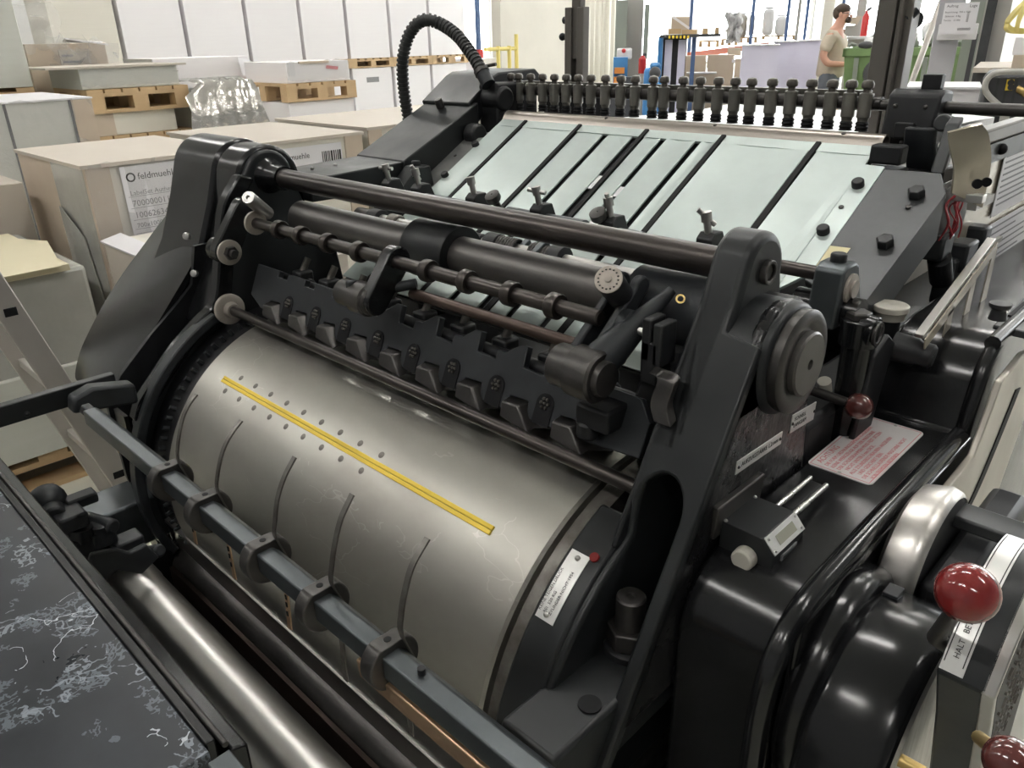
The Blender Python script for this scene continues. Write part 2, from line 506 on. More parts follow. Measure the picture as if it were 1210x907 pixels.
# pocket floor with the holding-down bolt and an oil hole
NB = px(745, 722, -.395)
B().ab((INR, .40, .80), (OUTR-.01, .88, NB.z-.052)).build('pocket_floor', 'enamel_satin', fr, bevel=.006)
q = B(); q.lathe([(0, .030), (.012, .030), (.014, .027)], NB+V((0, 0, -.056)), (0, 0, 1), 32); q.build('bolt_washer', 'cast_dark', fr)
q = B(); q.hexa(NB+V((0, 0, -.042)), NB+V((0, 0, -.018)), .027); q.build('frame_nut', 'iron_oily', fr, bevel=.002)
q = B(); q.lathe([(0, .0168), (.040, .0168), (.042, .015), (.042, .005), (.040, .004), (.040, 0)], NB+V((0, 0, -.02)), (0, 0, 1), 32); q.build('frame_bolt', 'iron_oily', fr)
oh = pz(697, 832, NB.z-.051)
B().lathe([(0, .0125), (.0012, .0125), (.0012, 0)], oh, (0, 0, 1), 24).build('oil_hole', 'rubber', fr)
# serial plate on the drum flange
a0, a1 = math.atan2(px(693, 600, -.449).z-AZ, px(693, 600, -.449).y-AY), 0
a0 = math.radians(124); a1 = math.radians(139)
pts = [dp(-.468, a0+(a1-a0)*i/8, .3232) for i in range(9)]
sp = B().strip(pts, (.026, 0, 0), [(dp(0, a0+(a1-a0)*i/8, 1)-dp(0, a0+(a1-a0)*i/8, 0))*-.001 for i in range(9)]).build('serial_plate', 'plate_alu', fr)
am = (a0+a1)/2; tl = dp(0, am+.001, 1)-dp(0, am-.001, 1); nn = dp(0, am, 1)-dp(0, am, 0)
for k, s in enumerate(('KEINE TEIGEN DRUCK', 'BEI  520 KG', 'ZYLINDER NICHT 1954')):
    text(s, 'plate_lettering', .0052, dp(-.4635+k*.0075, a1-.025, .3240)+nn*.0015, -tl, (-1, 0, 0), 'ink_black', sp, depth=.0001)
for a in (a0+.022, a1-.022):
    c = dp(-.455, a, .3235); B().ball(c, .0034, n=12).build('plate_rivet', 'steel', sp)
c = dp(-.438, math.radians(123.5), .3235)
B().lathe([(-.001, .006), (.001, .0055), (.0012, 0)], c, c-V((c.x, AY, AZ)), 16).build('red_mark', 'bakelite_red', fr)
B().prism([(Fy(1.14)+.005, 1.14), (Fy(1.222)+.005, 1.222), (.742, 1.246), (.80, 1.252), (.836, 1.228), (.853, 1.15), (.856, 1.14)], 'x', -.42, OUTR).build('frame_shoulder', 'enamel_satin', fr, bevel=.011, seg=4)
# name plates on the outer face
def side_plate(u0, v0, u1, v1, h, x, name, lines, sizes, frame_=True):
    A, C = px(u0, v0, x), px(u1, v1, x)
    xd = (C-A).normalized(); up = V((0, 0, 1)); up = (up-xd*up.dot(xd)).normalized(); w = (C-A).length
    pts = [A, C, C-up*h, A-up*h]
    pl = B().plate([p+V((.0012, 0, 0)) for p in pts][::-1], .0012).build(name, 'plate_alu', fr, bevel=.0004)
    y = .18 if len(lines) > 1 else .26
    for s, z in zip(lines, sizes):
        text(s, 'plate_lettering', z, A+xd*w*.10-up*(h*y+z*.72)+V((.0014, 0, 0)), xd, up, 'ink_black', pl, depth=.0001); y += z*1.15/h
    for p in (A+xd*w*.045-up*h*.5, C-xd*w*.045-up*h*.5): B().ball(p+V((.001, 0, 0)), .0022, n=10).build('plate_rivet', 'iron_oily', pl)
    return pl


side_plate(870, 545, 924, 509, .0165, OUTR, 'packing_plate', ['AUFZUGSTÄRKE 1,2 mm'], [.0079])
side_plate(936, 490, 964, 474, .024, OUTR, 'speed_plate', ['SCHNELL', 'LANGSAM'], [.0075, .0075])

# --- drive-side frame
FL = B()
insl = [(.46, .50), (.43, .70), (.428, .86), (.447, .895), (.466, .920), (.54, .985), (.605, 1.035), (.640, 1.065), (.660, 1.141), (Fy(1.24)-.02, 1.24)]+arc(BOSS, RB+.006, math.radians(150), math.radians(-10), 14)+[(.86, 1.20), (.92, 1.10), (.96, .80), (.96, .4), (.5, .4)]
FL.prism(insl, 'x', INL-.016, INL)
fl = FL.build('side_frame', 'enamel_satin', PRESS, bevel=.006, seg=3)
B().lathe([(0, .052), (.006, .050), (.014, .042), (.022, .032), (.040, .025), (.075, .023)], (INL-.02, *BOSS), (1, 0, 0), 40).build('tie_rod_boss', 'enamel', fl)
hood = [(Fy(1.0), 1.0), (.66, 1.13), (.70, 1.225)]+arc((.790, 1.268), .072, math.radians(160), math.radians(0), 18)+[(.875, 1.15), (.92, 1.0)]
B().prism(hood, 'x', -1.75, -1.555).build('drive_hood', 'enamel', fl, bevel=.012, seg=4)
hood2 = [(Fy(1.0)+.02, 1.0), (.675, 1.13), (.71, 1.215)]+arc((.790, 1.265), .070, math.radians(160), math.radians(0), 18)+[(.875, 1.15), (.92, 1.0)]
B().prism(hood2, 'x', -1.56, INL-.012).build('bearing_housing', 'enamel', fl, bevel=.010, seg=4)
# inner rib that follows the drum
pts = smooth_path([(INL-.016, .715, 1.29), (INL-.016, .672, 1.235), (INL-.016, .648, 1.15), (INL-.016, .622, 1.06), (INL-.016, .585, 1.03), (INL-.016, .53, .99), (INL-.016, .462, .925), (INL-.016, .440, .90), (INL-.016, .425, .87)], 4)
B().strip(pts, (.03, 0, 0), (0, .03, -.012)).build('frame_rib', 'enamel', fl, bevel=.004)
pts = [dp(INL+.001, math.radians(112+i*(206-112)/30), .345) for i in range(31)]
B().strip(pts, (.030, 0, 0), [(dp(0, math.radians(112+i*(206-112)/30), 1)-dp(0, math.radians(112+i*(206-112)/30), 0))*-.018 for i in range(31)]).build('drum_flange', 'cast', fl, bevel=.003)
# gear guard that bulges out at the front
prof = [(.725, 1.205), (.69, 1.16), (.645, 1.105), (.60, 1.055), (.55, 1.0), (.50, .945), (.462, .905), (.435, .870), (.428, .862)]
rows = []
for i, (y, z) in enumerate(smooth_path([(0, a, b) for a, b in prof], 4)) if False else enumerate([(p.y, p.z) for p in smooth_path([(0, a, b) for a, b in prof], 4)]):
    t = i/32; xo = -1.80-.075*math.sin(PI*min(1, t*1.05))
    rows.append([V((xo+(-1.555-xo)*k/8, y+.012*(1-k/8)**2, z-.02*(1-k/8)**2)) for k in range(9)])
B().grid(rows).build('gear_guard', 'enamel', fl, solid=.012)
lo = [(.428, .862), (.43, .80), (.45, .72), (.48, .64), (.53, .50)]
rows = []
for i, (y, z) in enumerate([(p.y, p.z) for p in smooth_path([(0, a, b) for a, b in lo], 4)]):
    t = i/16; xo = -1.80+.20*t
    rows.append([V((xo+(-1.49-xo)*k/8, y+.02*(1-k/8)**2, z)) for k in range(9)])
B().grid(rows).build('lower_guard', 'roller_grey', fl, solid=.008)
# grease points and eyelets on the hood
for (u, v, x) in ((262, 283, -1.54), (248, 300, -1.50)):
    pass
B().prism([(p[0]-.012, p[1]+.005) for p in insl[:9]]+[(.80, 1.15), (.92, 1.0), (.96, .5)], 'x', -1.556, -1.545).build('pocket_wall', 'cast_dark', fl)
c = px(199, 338, -1.60); c.y -= .0; q = B().ring((c.x, Fy(c.z)+.012, c.z), (0, -1, .6), .0085, .0055, .004, 24); q.build('oil_eyelet', 'brass', fl)
for (u, v) in ((222, 279), (231, 323)):
    c = px(u, v, -1.53); q = B().lathe([(0, .007), (.008, .007), (.009, .005), (.009, 0)], c, (.6, -.8, .3), 16); q.build('grease_fitting', 'steel', fl)

# --- tie rod and shafts
def rod(name, x0, x1, y, z, r, mt, parent=PRESS, n=32):
    return B().lathe([(0, r-.002), (.002, r), (x1-x0-.002, r), (x1-x0, r-.002)], (x0, y, z), (1, 0, 0), n).build(name, mt, parent)


rod('tie_rod', INL-.01, INR+.01, BOSS[0], BOSS[1], .0185, 'rod')
big = rod('gripper_shaft', -1.36, -.56, .79, 1.207, .031, 'roller_grey')
B().lathe([(-.05, .031), (-.05, .046), (-.047, .048), (.047, .048), (.05, .046), (.05, .031)], px(516, 292, -.955) if False else (py(512, 290, .775).x, .79, 1.207), (1, 0, 0), 40).build('shaft_collar', 'enamel_satin', big)
lr = rod('guard_rod', INL+.01, INR, .637, 1.045, .0092, 'rod')
B().lathe([(0, .030), (.008, .030), (.010, .027), (.010, .016), (.022, .013), (.022, 0)], (INL+.034, .637, 1.045), (1, 0, 0), 32).build('rod_flange', 'washer', lr)
gz = 1.217
gr = rod('ring_rod', -1.335, -.530, .68, gz, .0098, 'rod')
B().lathe([(0, .0215), (.006, .0215), (.006, .009)], (-1.338, .68, gz), (1, 0, 0), 28).build('felt_washer', 'washer', gr)
for (u, v) in ((330, 267), (356, 276), (388, 285), (425, 296), (506, 317), (552, 331), (604, 345), (656, 358)):
    x = py(u, v, .68).x
    B().lathe([(-.008, .0098), (-.008, .0152), (-.006, .0165), (.006, .0165), (.008, .0152), (.008, .0098)], (x, .68, gz), (1, 0, 0), 24).build('rod_ring', 'rod', gr)
br = rod('stop_rod', py(486, 340, .70).x, -.51, .70, 1.165, .0085, 'rod_brown')
# --- guide bar with collars and fingers in front of the drum
GY, GZ = .336, .951
gb = B(); gb.prism([(GY-.016, GZ-.012), (GY-.006, GZ-.020), (GY+.014, GZ-.020), (GY+.014, GZ+.004), (GY+.004, GZ+.014), (GY-.016, GZ+.014)], 'x', -1.335, -.30)
gb = gb.build('guide_bar', 'bar_steel', PRESS, bevel=.002)
B().hexa((-1.375, GY, GZ-.002), (-1.336, GY, GZ-.002), .012).build('bar_bolt', 'cast_dark', gb, bevel=.002)
B().prism([(GY-.012, GZ-.022), (GY-.006, GZ+.006), (GY+.03, GZ+.016), (GY+.10, GZ+.0), (GY+.10, GZ-.04)], 'x', -1.45, -1.415).build('bar_bracket', 'cast', gb, bevel=.006)
B().cyl((-.465, GY-.002, GZ+.013), (-.465, GY-.002, GZ+.021), .004).build('bar_stud', 'cast_dark', gb)
B().prism([(GY-.016, GZ-.02), (GY+.014, GZ-.02), (GY+.014, GZ-.046), (GY-.014, GZ-.046)], 'x', -.56, -.33).build('bar_block', 'copper_strip', gb, bevel=.002)
fing = [  # collar pixel, curve pixels (rising over the drum), tail pixels
    ((202, 563), [(212, 546), (211, 525), (216, 497), (223, 480), (233, 466)], [(222, 590), (231, 642)], 'copper_strip'),
    ((246, 597), [(258, 580), (258, 560), (264, 533), (274, 513), (286, 497)], [(266, 628), (277, 684)], 'copper_strip'),
    ((314, 652), [(326, 633), (326, 613), (329, 588), (337, 563), (349, 540)], [(336, 684), (342, 743)], 'copper_strip'),
    ((381, 706), [(393, 690), (393, 668), (397, 640), (404, 612), (417, 584)], [(401, 738), (408, 804)], 'steel_worn'),
    ((461, 773), [(475, 748), (475, 725), (479, 700), (488, 668), (506, 636)], [(481, 800), (485, 868)], 'steel_worn')]
for (cu, cv), cur, tail, tm in fing:
    x = py(cu, cv, GY).x
    q = B().lathe([(-.010, .018), (-.010, .029), (-.0085, .0305), (.0085, .0305), (.010, .029), (.010, .018)], (x, GY-.001, GZ-.003), (1, 0, 0), 36)
    for v in q.bm.verts:      # flat on the upper side
        v.co.z = min(v.co.z, GZ+.022)
    co = q.build('finger_collar', 'iron_oily', gb, bevel=.001)
    B().lathe([(0, .004), (.0006, .004), (.0006, 0)], (x, GY-.001, GZ+.0219), (0, 0, 1), 14).build('collar_hole', 'rubber', co)
    xf = x+.012
    P = [V((xf, GY+.022, GZ-.012))]+[px(u, v, xf) for u, v in cur]
    for i in range(1, len(P)):      # keep the finger just clear of the drum
        d = V((0, P[i].y-AY, P[i].z-AZ)); r = d.length
        if r < AR+.004: P[i] = V((xf, AY, AZ))+d*((AR+.004)/r)
    P = smooth_path(P, 5)
    B().strip([p+V((-.0035, 0, 0)) for p in P], (.007, 0, 0), [((V((0, AY, AZ))-V((0, p.y, p.z))).normalized()*-.0022) for p in P]).build('guide_finger', 'steel_worn', co)
    T = [V((xf, GY+.020, GZ-.016))]+[px(u, v, xf) for u, v in tail]
    B().strip([p+V((-.0042, 0, 0)) for p in T], (.0084, 0, 0), (0, .002, 0)).build('finger_tail', tm, co)
    if tm == 'copper_strip':
        for t in (.35, .5, .68):
            c = T[1].lerp(T[2], t); B().box(c+V((0, -.0006, 0)), (.003, .001, .007)).build('tail_slot', 'rubber', co)

# --- trough under the drum: lip, rollers
B().prism([(.440, .637), (.452, .640), (.456, .634), (.456, .50), (.452, .50), (.452, .630), (.440, .630)], 'x', -1.45, -.44).build('trough_lip', 'steel', PRESS)
q = B()
for k in range(26): q.ab((-1.40+k*.037, .462, .612), (-1.383+k*.037, .478, .636))
q.ab((-1.45, .474, .55), (-.44, .482, .64))
q.build('toothed_rail', 'cast_dark', PRESS)
rd = pz(372, 795, .53)
rod('lower_roller', -1.43, -.40, rd.y, .53, .045, 'iron_oily', n=48)
B().prism([(rd.y-.052, .545), (rd.y-.044, .545), (rd.y-.044, .44), (rd.y-.052, .44)], 'x', -1.42, -.4).build('roller_strip', 'rod_brown', PRESS)
ro = B().lathe([(0, .012), (0, .044), (.004, .050), (.05, .050), (.052, .0485), (.9, .0485), (.9, 0)], (-1.335, .315, .62), (1, 0, 0), 64).build('delivery_roller', 'steel', PRESS)
B().cyl((-1.43, .315, .62), (-.40, .315, .62), .014).build('roller_shaft', 'iron_oily', ro)
# bed under the trough and drive-side lower casting
B().ab((-1.46, .03, .02), (-.36, 1.62, .40)).build('machine_bed', 'cast_dark', PRESS, bevel=.01)
B().ab((-1.46, .03, .40), (-1.44, .60, .58)).build('bed_cheek', 'cast_dark', PRESS, bevel=.006)
bm_ = px(130, 592, -1.50)
B().ab((-1.56, -.45, bm_.z-.10), (-1.455, .56, bm_.z)).build('side_beam', 'bar_steel', PRESS, bevel=.006)
bp = px(0, 506, -1.475); bq = px(128, 475, -1.475)
B().ab((-1.485, bp.y-.5, .925), (-1.465, .42, .962)).build('support_bar', 'enamel_satin', PRESS, bevel=.002)
B().ball(px(32, 489, -1.464), .005, n=12).build('bar_rivet', 'cast_dark', PRESS)
# gripper-chain castings at the front left
q = thing
cs = B()
c = px(55, 590, -1.36)
cs.lathe([(-.03, .030), (.0, .030), (.012, .026), (.022, .014), (.024, 0)], c, (.25, -.2, 1), 20)
cs.cyl(c+V((-.04, .01, -.01)), c+V((.05, -.005, -.012)), .019); cs.box(c+V((.045, .015, -.02)), (.07, .045, .028)); cs.box(c+V((.02, .045, -.012)), (.03, .05, .02))
cs.box(px(118, 630, -1.31), (.055, .04, .03)); cs.box(px(150, 640, -1.29), (.04, .05, .022)); cs.cyl(px(100, 612, -1.35), px(135, 622, -1.28), .013)
cs.box(px(97, 640, -1.31), (.05, .05, .035)); cs.cyl(px(160, 655, -1.30), px(190, 650, -1.24), .012)
cs.build('chain_carriage', 'cast', PRESS, bevel=.004)
for (u, v) in ((96, 625), (116, 622), (140, 650)):
    c = px(u, v, -1.30); B().lathe([(-.02, .018), (.004, .018), (.006, .015), (.006, 0)], c, (0, .1, 1), 20).build('carriage_pin', 'cast', PRESS)
q = B(); q.plate([px(u, v, -1.22) for u, v in ((105, 652), (135, 645), (150, 650), (170, 640), (185, 655), (165, 675), (135, 670), (120, 685), (100, 672))], .012); q.build('gripper_hook', 'cast', PRESS, bevel=.003)
q = B(); q.ab((-1.42, .16, .66), (-1.30, .30, .72)); q.cyl((-1.40, .25, .70), (-1.28, .25, .70), .03); q.build('roller_bearing', 'cast_dark', PRESS, bevel=.006)

# --- delivery table
TZ = .95
e0, e1 = pz(0, 575, TZ), pz(245, 890, TZ)
ty = (e0.y+e1.y)/2
tb_ = B().ab((-1.42, -.62, TZ-.03), (e1.x, ty, TZ)).build('delivery_table', 'table_black', PRESS, bevel=.002)
B().ab((-1.42, ty+.0005, TZ-.05), (e1.x-.01, ty+.010, TZ+.001)).build('table_edge', 'enamel', tb_, bevel=.002)
B().cyl((-1.42, ty+.0145, TZ-.003), (e1.x, ty+.0145, TZ-.003), .003).build('edge_rod', 'iron_oily', tb_)
B().prism([(ty+.018, TZ-.012), (ty+.034, TZ-.018), (ty+.034, TZ-.09), (ty+.012, TZ-.09)], 'x', -1.42, e1.x+.0).build('table_rail', 'enamel', tb_, bevel=.003)
c = pz(237, 900, TZ); B().ab((c.x+.010, ty-.008, TZ+.0005), (c.x+.04, ty+.012, TZ+.005)).build('edge_clip', 'bar_steel', tb_, bevel=.001)
B().ab((-1.38, -.58, .02), (-1.30, -.50, TZ-.03)).build('table_leg', 'cast_dark', tb_); B().ab((-.62, -.58, .02), (-.56, -.50, TZ-.03)).build('table_leg', 'cast_dark', tb_)
B().ab((-1.42, -.45, .02), (-1.36, .10, TZ-.03)).build('table_side', 'cast_dark', tb_); B().ab((-.62, -.45, .02), (-.56, .10, TZ-.03)).build('table_side', 'cast_dark', tb_)

# --- gripper bar above the drum
up_, lo_ = V((0, .055, .105)).normalized(), None
PB = V((0, .660, 1.060))                      # lower edge of the plate
upv = V((0, .42, .91)).normalized(); nrm = V((0, -.91, .42)).normalized()


def gp(x, t, n=0.): return V((x, PB.y, PB.z))+upv*t+nrm*n


units = []
for (u, v) in ((327, 337), (357, 349), (415, 371), (468, 390), (544, 418), (595, 436)):
    units.append(py(u, v, .68).x)
units = [-1.285, -1.195, -1.105, -1.015, -.925, -.835, -.745, -.655, -.565]
top, bot = [], []
for k, x in enumerate(units):
    h = .078
    if k < 3: top += [gp(x-.045, .078), gp(x-.012, .078), gp(x-.012, .066), gp(x+.020, .066), gp(x+.020, .078)]
    else: top += [gp(x-.045, .074), gp(x-.022, .090), gp(x-.010, .090), gp(x-.008, .062), gp(x+.028, .060), gp(x+.030, .074)]
    bot += [gp(x-.045, .0), gp(x-.018, .0), gp(x-.016, .020), gp(x+.016, .022), gp(x+.020, 0.0)]
outl = [gp(-1.375, .018), gp(-1.375, .078)]+top+[gp(-.475, .074), gp(-.455, .05), gp(-.455, .006)]+bot[::-1]
gpb = B().plate(outl, .012, nrm).build('gripper_bar', 'cast', PRESS, bevel=.0015)
for k, x in enumerate(units):
    # gripper nose under each notch
    q = B(); a = [gp(x-.020, .020, -.004), gp(x+.014, .020, -.004), gp(x+.036, -.010, -.004), gp(x-.020, -.004, -.004)]
    b = [p+nrm*-.03+V((0, .03, -.012)) for p in a]
    f = [gp(x-.019, .010, .012), gp(x+.010, .012, .012), gp(x+.034, -.018, .006), gp(x-.017, -.010, .010)]
    q._add(b+a+f, [(0, 1, 2, 3), (0, 1, 5, 4), (1, 2, 6, 5), (2, 3, 7, 6), (3, 0, 4, 7), (4, 5, 9, 8), (5, 6, 10, 9), (6, 7, 11, 10), (7, 4, 8, 11), (8, 9, 10, 11)])
    q.build('gripper', 'iron_oily', gpb, bevel=.002)
    q = B(); q.box(gp(x+.004, -.026, -.004), (.010, .012, .012)); q.cyl(gp(x+.004, -.022, -.004), gp(x+.004, -.036, .0), .004, n=10)
    q.build('gripper_stop', 'iron_oily', gpb, bevel=.001)
    # spring cup seen through an arched hole between the notches
    xs = x+.045 if k < 8 else None
    if xs:
        q = B(); q.lathe([(0, .0145), (.0012, .0145), (.0012, 0)], gp(xs, .026, .0002), nrm, 24); q.box(gp(xs, .012, .0006), (.029, .0012, .028), Matrix((V((1, 0, 0)), -nrm, upv)).transposed()); q.build('spring_window', 'rubber', gpb)
        q = B()
        for i in range(6):
            a = PI/3*i; q.ball(gp(xs+.006*math.cos(a), .027+.0065*math.sin(a), .0022), .0026, n=8)
        q.ball(gp(xs, .027, .0022), .0024, n=8); q.build('cup_spring', 'steel_worn', gpb)
    # adjusting post behind the plate
    q = B(); q.cyl(gp(x, .05, -.035), gp(x, .115, -.045), .0065, n=14); q.build('gripper_post', 'steel_worn', gpb)
    q = B(); q.box(gp(x+.002, .075, -.045), (.030, .030, .034)); q.cyl(gp(x-.02, .060, -.050), gp(x+.02, .060, -.050), .020, n=20); q.build('gripper_block', 'cast_dark', gpb, bevel=.004)
q = B().cyl((-1.38, .715, 1.105), (-.46, .715, 1.105), .012); q.build('gripper_spindle', 'cast_dark', gpb)
e = py(706, 500, .66)
q = B(); q.box(e+V((.0, .012, .010)), (.05, .05, .03)); q.cyl(e+V((-.012, -.002, .0)), e+V((-.012, -.004, -.022)), .014, n=20); q.build('end_stop', 'cast_dark', gpb, bevel=.004)

# --- swing arms
def arm(name, a, b, ra, rb, t, mt, parent=PRESS, bevel=.003):
    """flat lever in a plane x = const between two eyes a and b"""
    a, b = V(a), V(b); d = math.atan2(b.z-a.z, b.y-a.y)
    poly = arc((a.y, a.z), ra, d+PI/2, d+3*PI/2, 14)+arc((b.y, b.z), rb, d-PI/2, d+PI/2, 14)
    return B().prism(poly, 'x', a.x-t/2, a.x+t/2).build(name, mt, parent, bevel=bevel)


sa = arm('end_arm', (-1.395, .690, 1.235), (-1.395, .640, 1.163), .020, .024, .026, 'enamel')
q = B().lathe([(0, .023), (.042, .023), (.046, .020), (.046, .012), (.046, 0)], (-1.425, .640, 1.163), (1, 0, 0), 36); q.build('arm_boss', 'enamel', sa)
B().lathe([(0, .0235), (.005, .0235), (.006, .021), (.006, 0)], (-1.379, .640, 1.163), (1, 0, 0), 36).build('boss_washer', 'washer', sa)
q = B().hexa((-1.374, .640, 1.163), (-1.364, .640, 1.163), .0135); q.cyl((-1.37, .64, 1.163), (-1.355, .64, 1.163), .0075); q.build('boss_nut', 'iron_oily', sa, bevel=.001)
k0, k1 = py(316, 252, .715), py(293, 233, .66)
B().lathe([(0, .0105), (.0, .0125), ((k1-k0).length*.95, .0125), ((k1-k0).length, .011), ((k1-k0).length, .004), ((k1-k0).length-.004, .003), ((k1-k0).length-.004, 0)], k0, k1-k0, 28).build('adjusting_knob', 'steel', sa)
B().tube(smooth_path([py(300, 205, .80), py(283, 217, .76), py(270, 245, .73), py(268, 280, .71)], 5), .017, 14).build('cam_guard', 'enamel', sa)
mb = py(426, 351, .64)
ma = arm('middle_arm', (py(463, 303, .68).x, .685, gz), (py(463, 303, .68).x-.03, .640, mb.z), .022, .020, .022, 'enamel')
q = B().lathe([(0, .018), (.002, .021), (.036, .021), (.038, .025), (.070, .025), (.072, .022), (.078, .022), (.080, .020), (.080, .012), (.084, .011), (.084, 0)], (mb.x-.045, .64, mb.z), (1, 0, 0), 40); q.build('arm_boss', 'iron_oily', ma)
q = B().box((mb.x-.008, .632, mb.z+.020), (.012, .016, .014)); q.build('boss_clamp', 'cast', ma, bevel=.003)
B().cyl(py(447, 343, .66), py(492, 335, .70), .008).build('arm_link', 'cast', ma)
rb = py(694, 441, .64)
ra_ = B()
for dx in (-.028, .0):
    a, b = V((rb.x+dx, .655, 1.262)), V((rb.x+dx, .640, rb.z)); d = math.atan2(b.z-a.z, b.y-a.y)
    ra_.prism(arc((.735, 1.245), .014, d+PI/2, d+3*PI/2, 12)+arc((b.y, b.z), .020, d-PI/2, d+PI/2, 12), 'x', a.x-.006, a.x+.006)
ra_ = ra_.build('right_arm' if False else 'outer_arm', 'cast', PRESS, bevel=.003)
q = B().lathe([(0, .024), (.002, .026), (.028, .026), (.030, .031), (.064, .031), (.067, .028), (.067, .022), (.074, .020), (.074, 0)], (rb.x-.045, .64, rb.z), (1, 0, 0), 44); q.build('arm_boss', 'iron_oily', ra_)
k0, k1 = py(735, 352, .72), py(719, 330, .665)
kn = B().lathe([(0, .012), (.004, .0155), ((k1-k0).length-.002, .0165), ((k1-k0).length, .0155)], k0, k1-k0, 32).build('dial_knob', 'cast_dark', ra_)
kd = (k1-k0).normalized()
B().lathe([(0, .0162), (.001, .0155), (.001, .004), (.003, .0035), (.003, 0)], k1, kd, 32).build('dial_face', 'washer', kn)
e1_ = kd.cross(V((0, 0, 1))).normalized(); e2_ = kd.cross(e1_)
q = B()
for i in range(16):
    a = 2*PI*i/16; q.box(k1+kd*.0012+(e1_*math.cos(a)+e2_*math.sin(a))*.0115, (.0016, .0016, .0012))
q.build('dial_marks', 'ink_black', kn)
q = B().lathe([(0, .019), (.012, .019), (.014, .016), (.014, .008), (.020, .007), (.020, 0)], py(737, 383, .70), (1, 0, 0), 32); q.build('pivot_disc', 'cast', ra_)
sv = B().lathe([(0, .040), (.004, .048), (.10, .050), (.125, .056)], (-.555, .79, 1.207), (1, 0, 0), 44).build('shaft_sleeve', 'cast', PRESS)
B().lathe([(0, .024), (.04, .021), ((py(790, 345, .75)-rb).length, .006)], V((rb.x, .64, rb.z)), py(792, 345, .74)-V((rb.x, .64, rb.z)), 24).build('sleeve_rib', 'cast', sv)
c = py(804, 353, .745); B().ring(c, (.4, -.75, .5), .0055, .0035, .002, 16).build('oil_eyelet', 'brass', sv)
q = B().prism([(.74, 1.18), (.83, 1.20), (.86, 1.05), (.72, 1.02), (.70, 1.10)], 'x', -.50, -.432); q.build('sleeve_bracket', 'cast_dark', sv, bevel=.006)
for (u, v, w_) in ((772, 398, .012), (785, 405, .012), (775, 425, .022)):
    q = B().box(py(u, v, .69), (w_, .03, .05)); q.build('sleeve_stop', 'cast_dark', sv, bevel=.002)
B().cyl(py(754, 390, .69), py(778, 400, .69), .0045).build('stop_pin', 'steel', sv)
q = B(); q.strip(smooth_path([py(766, 440, .66), py(776, 448, .655), py(768, 475, .65), py(772, 498, .645)], 4), (.022, 0, 0), (0, .012, .004)); q.build('curved_shoe', 'iron_oily', sv, bevel=.001)

# --- feed board
def FZ(y): return 1.335+.56*(y-1.345)


FBN = V((0, -.56, 1)).normalized()


def fb(x, y, h=0.): return V((x, y, FZ(y)))+FBN*h


def onb(u, v, h=0.):
    d = ray(u, v); o = V((0, 1.345, 1.335))+FBN*h; t = (o-CAM).dot(FBN)/d.dot(FBN); return CAM+d*t


YB, YT, YS = .87, 1.362, 1.333
fbd = B().plate([fb(-1.36, YB, -.006), fb(-.495, YB, -.006), fb(-.495, YT, -.006), fb(-1.36, YT, -.006)], .006).build('feed_board', 'cast_dark', PRESS)
belts = [-1.283, -1.122, -.948, -.775, -.593]; slots = [-1.039, -.964, -.895, -.817]
xs = [(-1.36, None)]+sorted([(b, 'b') for b in belts]+[(s, 's') for s in slots])+[(-.495, None)]
for (xa, ka), (xb, kb) in zip(xs, xs[1:]):
    wa = .007 if ka else 0; wb = .007 if kb else 0
    n = 12; path = []
    rows = []
    for i in range(n+1):
        y = YB+(YS-YB)*i/n
        rows.append([fb(xa+wa+(xb-wb-xa-wa)*k/6, y, .003*(k/3-1)**2*(.4+.6*math.sin(2.2*i/n+xa*9))) for k in range(7)])
    B().grid(rows).build('board_plate', 'board', fbd, solid=.003)
B().plate([fb(-1.36, YS, .003), fb(-.495, YS, .003), fb(-.495, YT, .003), fb(-1.36, YT, .003)], .005, FBN).build('board_head', 'board', fbd)
B().plate([onb(u, v, .003) for u, v in ((1013, 193), (1046, 197), (958, 322), (900, 350), (880, 350))], .005, FBN).build('board_margin', 'board', fbd)
for b in belts:
    q = B(); q.plate([fb(b-.0075, YB, .003), fb(b+.0075, YB, .003), fb(b+.005, 1.352, .007), fb(b-.004, 1.352, .007)], .009); q.build('feed_tape', 'rubber', fbd, bevel=.001)
for (x, ya, yb) in ((-.964, 1.19, 1.225), (-.895, 1.18, 1.205), (-.895, 1.10, 1.135), (-.817, 1.05, 1.09)):
    B().plate([fb(x-.0065, ya, -.001), fb(x+.0065, ya, -.001), fb(x+.0065, yb, -.001), fb(x-.0065, yb, -.001)], .002).build('paper_strip', 'paper', fbd)  # white strips laid in the slots for the paper seen through them
q = B(); pts = [fb(0, YT-.008, .003), fb(0, YT+.004, .010), fb(0, YT+.016, .008), fb(0, YT+.022, -.004), fb(0, YT+.018, -.02)]
q.strip([p+V((-1.362, 0, 0)) for p in smooth_path(pts, 4)], (.872, 0, 0), (0, -.001, -.003)); q.build('board_lip', 'lip_steel', fbd)
for u, v in ((717, 149), (845, 158), (996, 168)):
    c = py(u, v, YT+.006); B().lathe([(-.002, .004), (.002, .004), (.003, .002), (.003, 0)], V((c.x, YT+.004, FZ(YT+.004)+.010)), (0, -.2, 1), 12).build('lip_rivet', 'iron_oily', fbd)
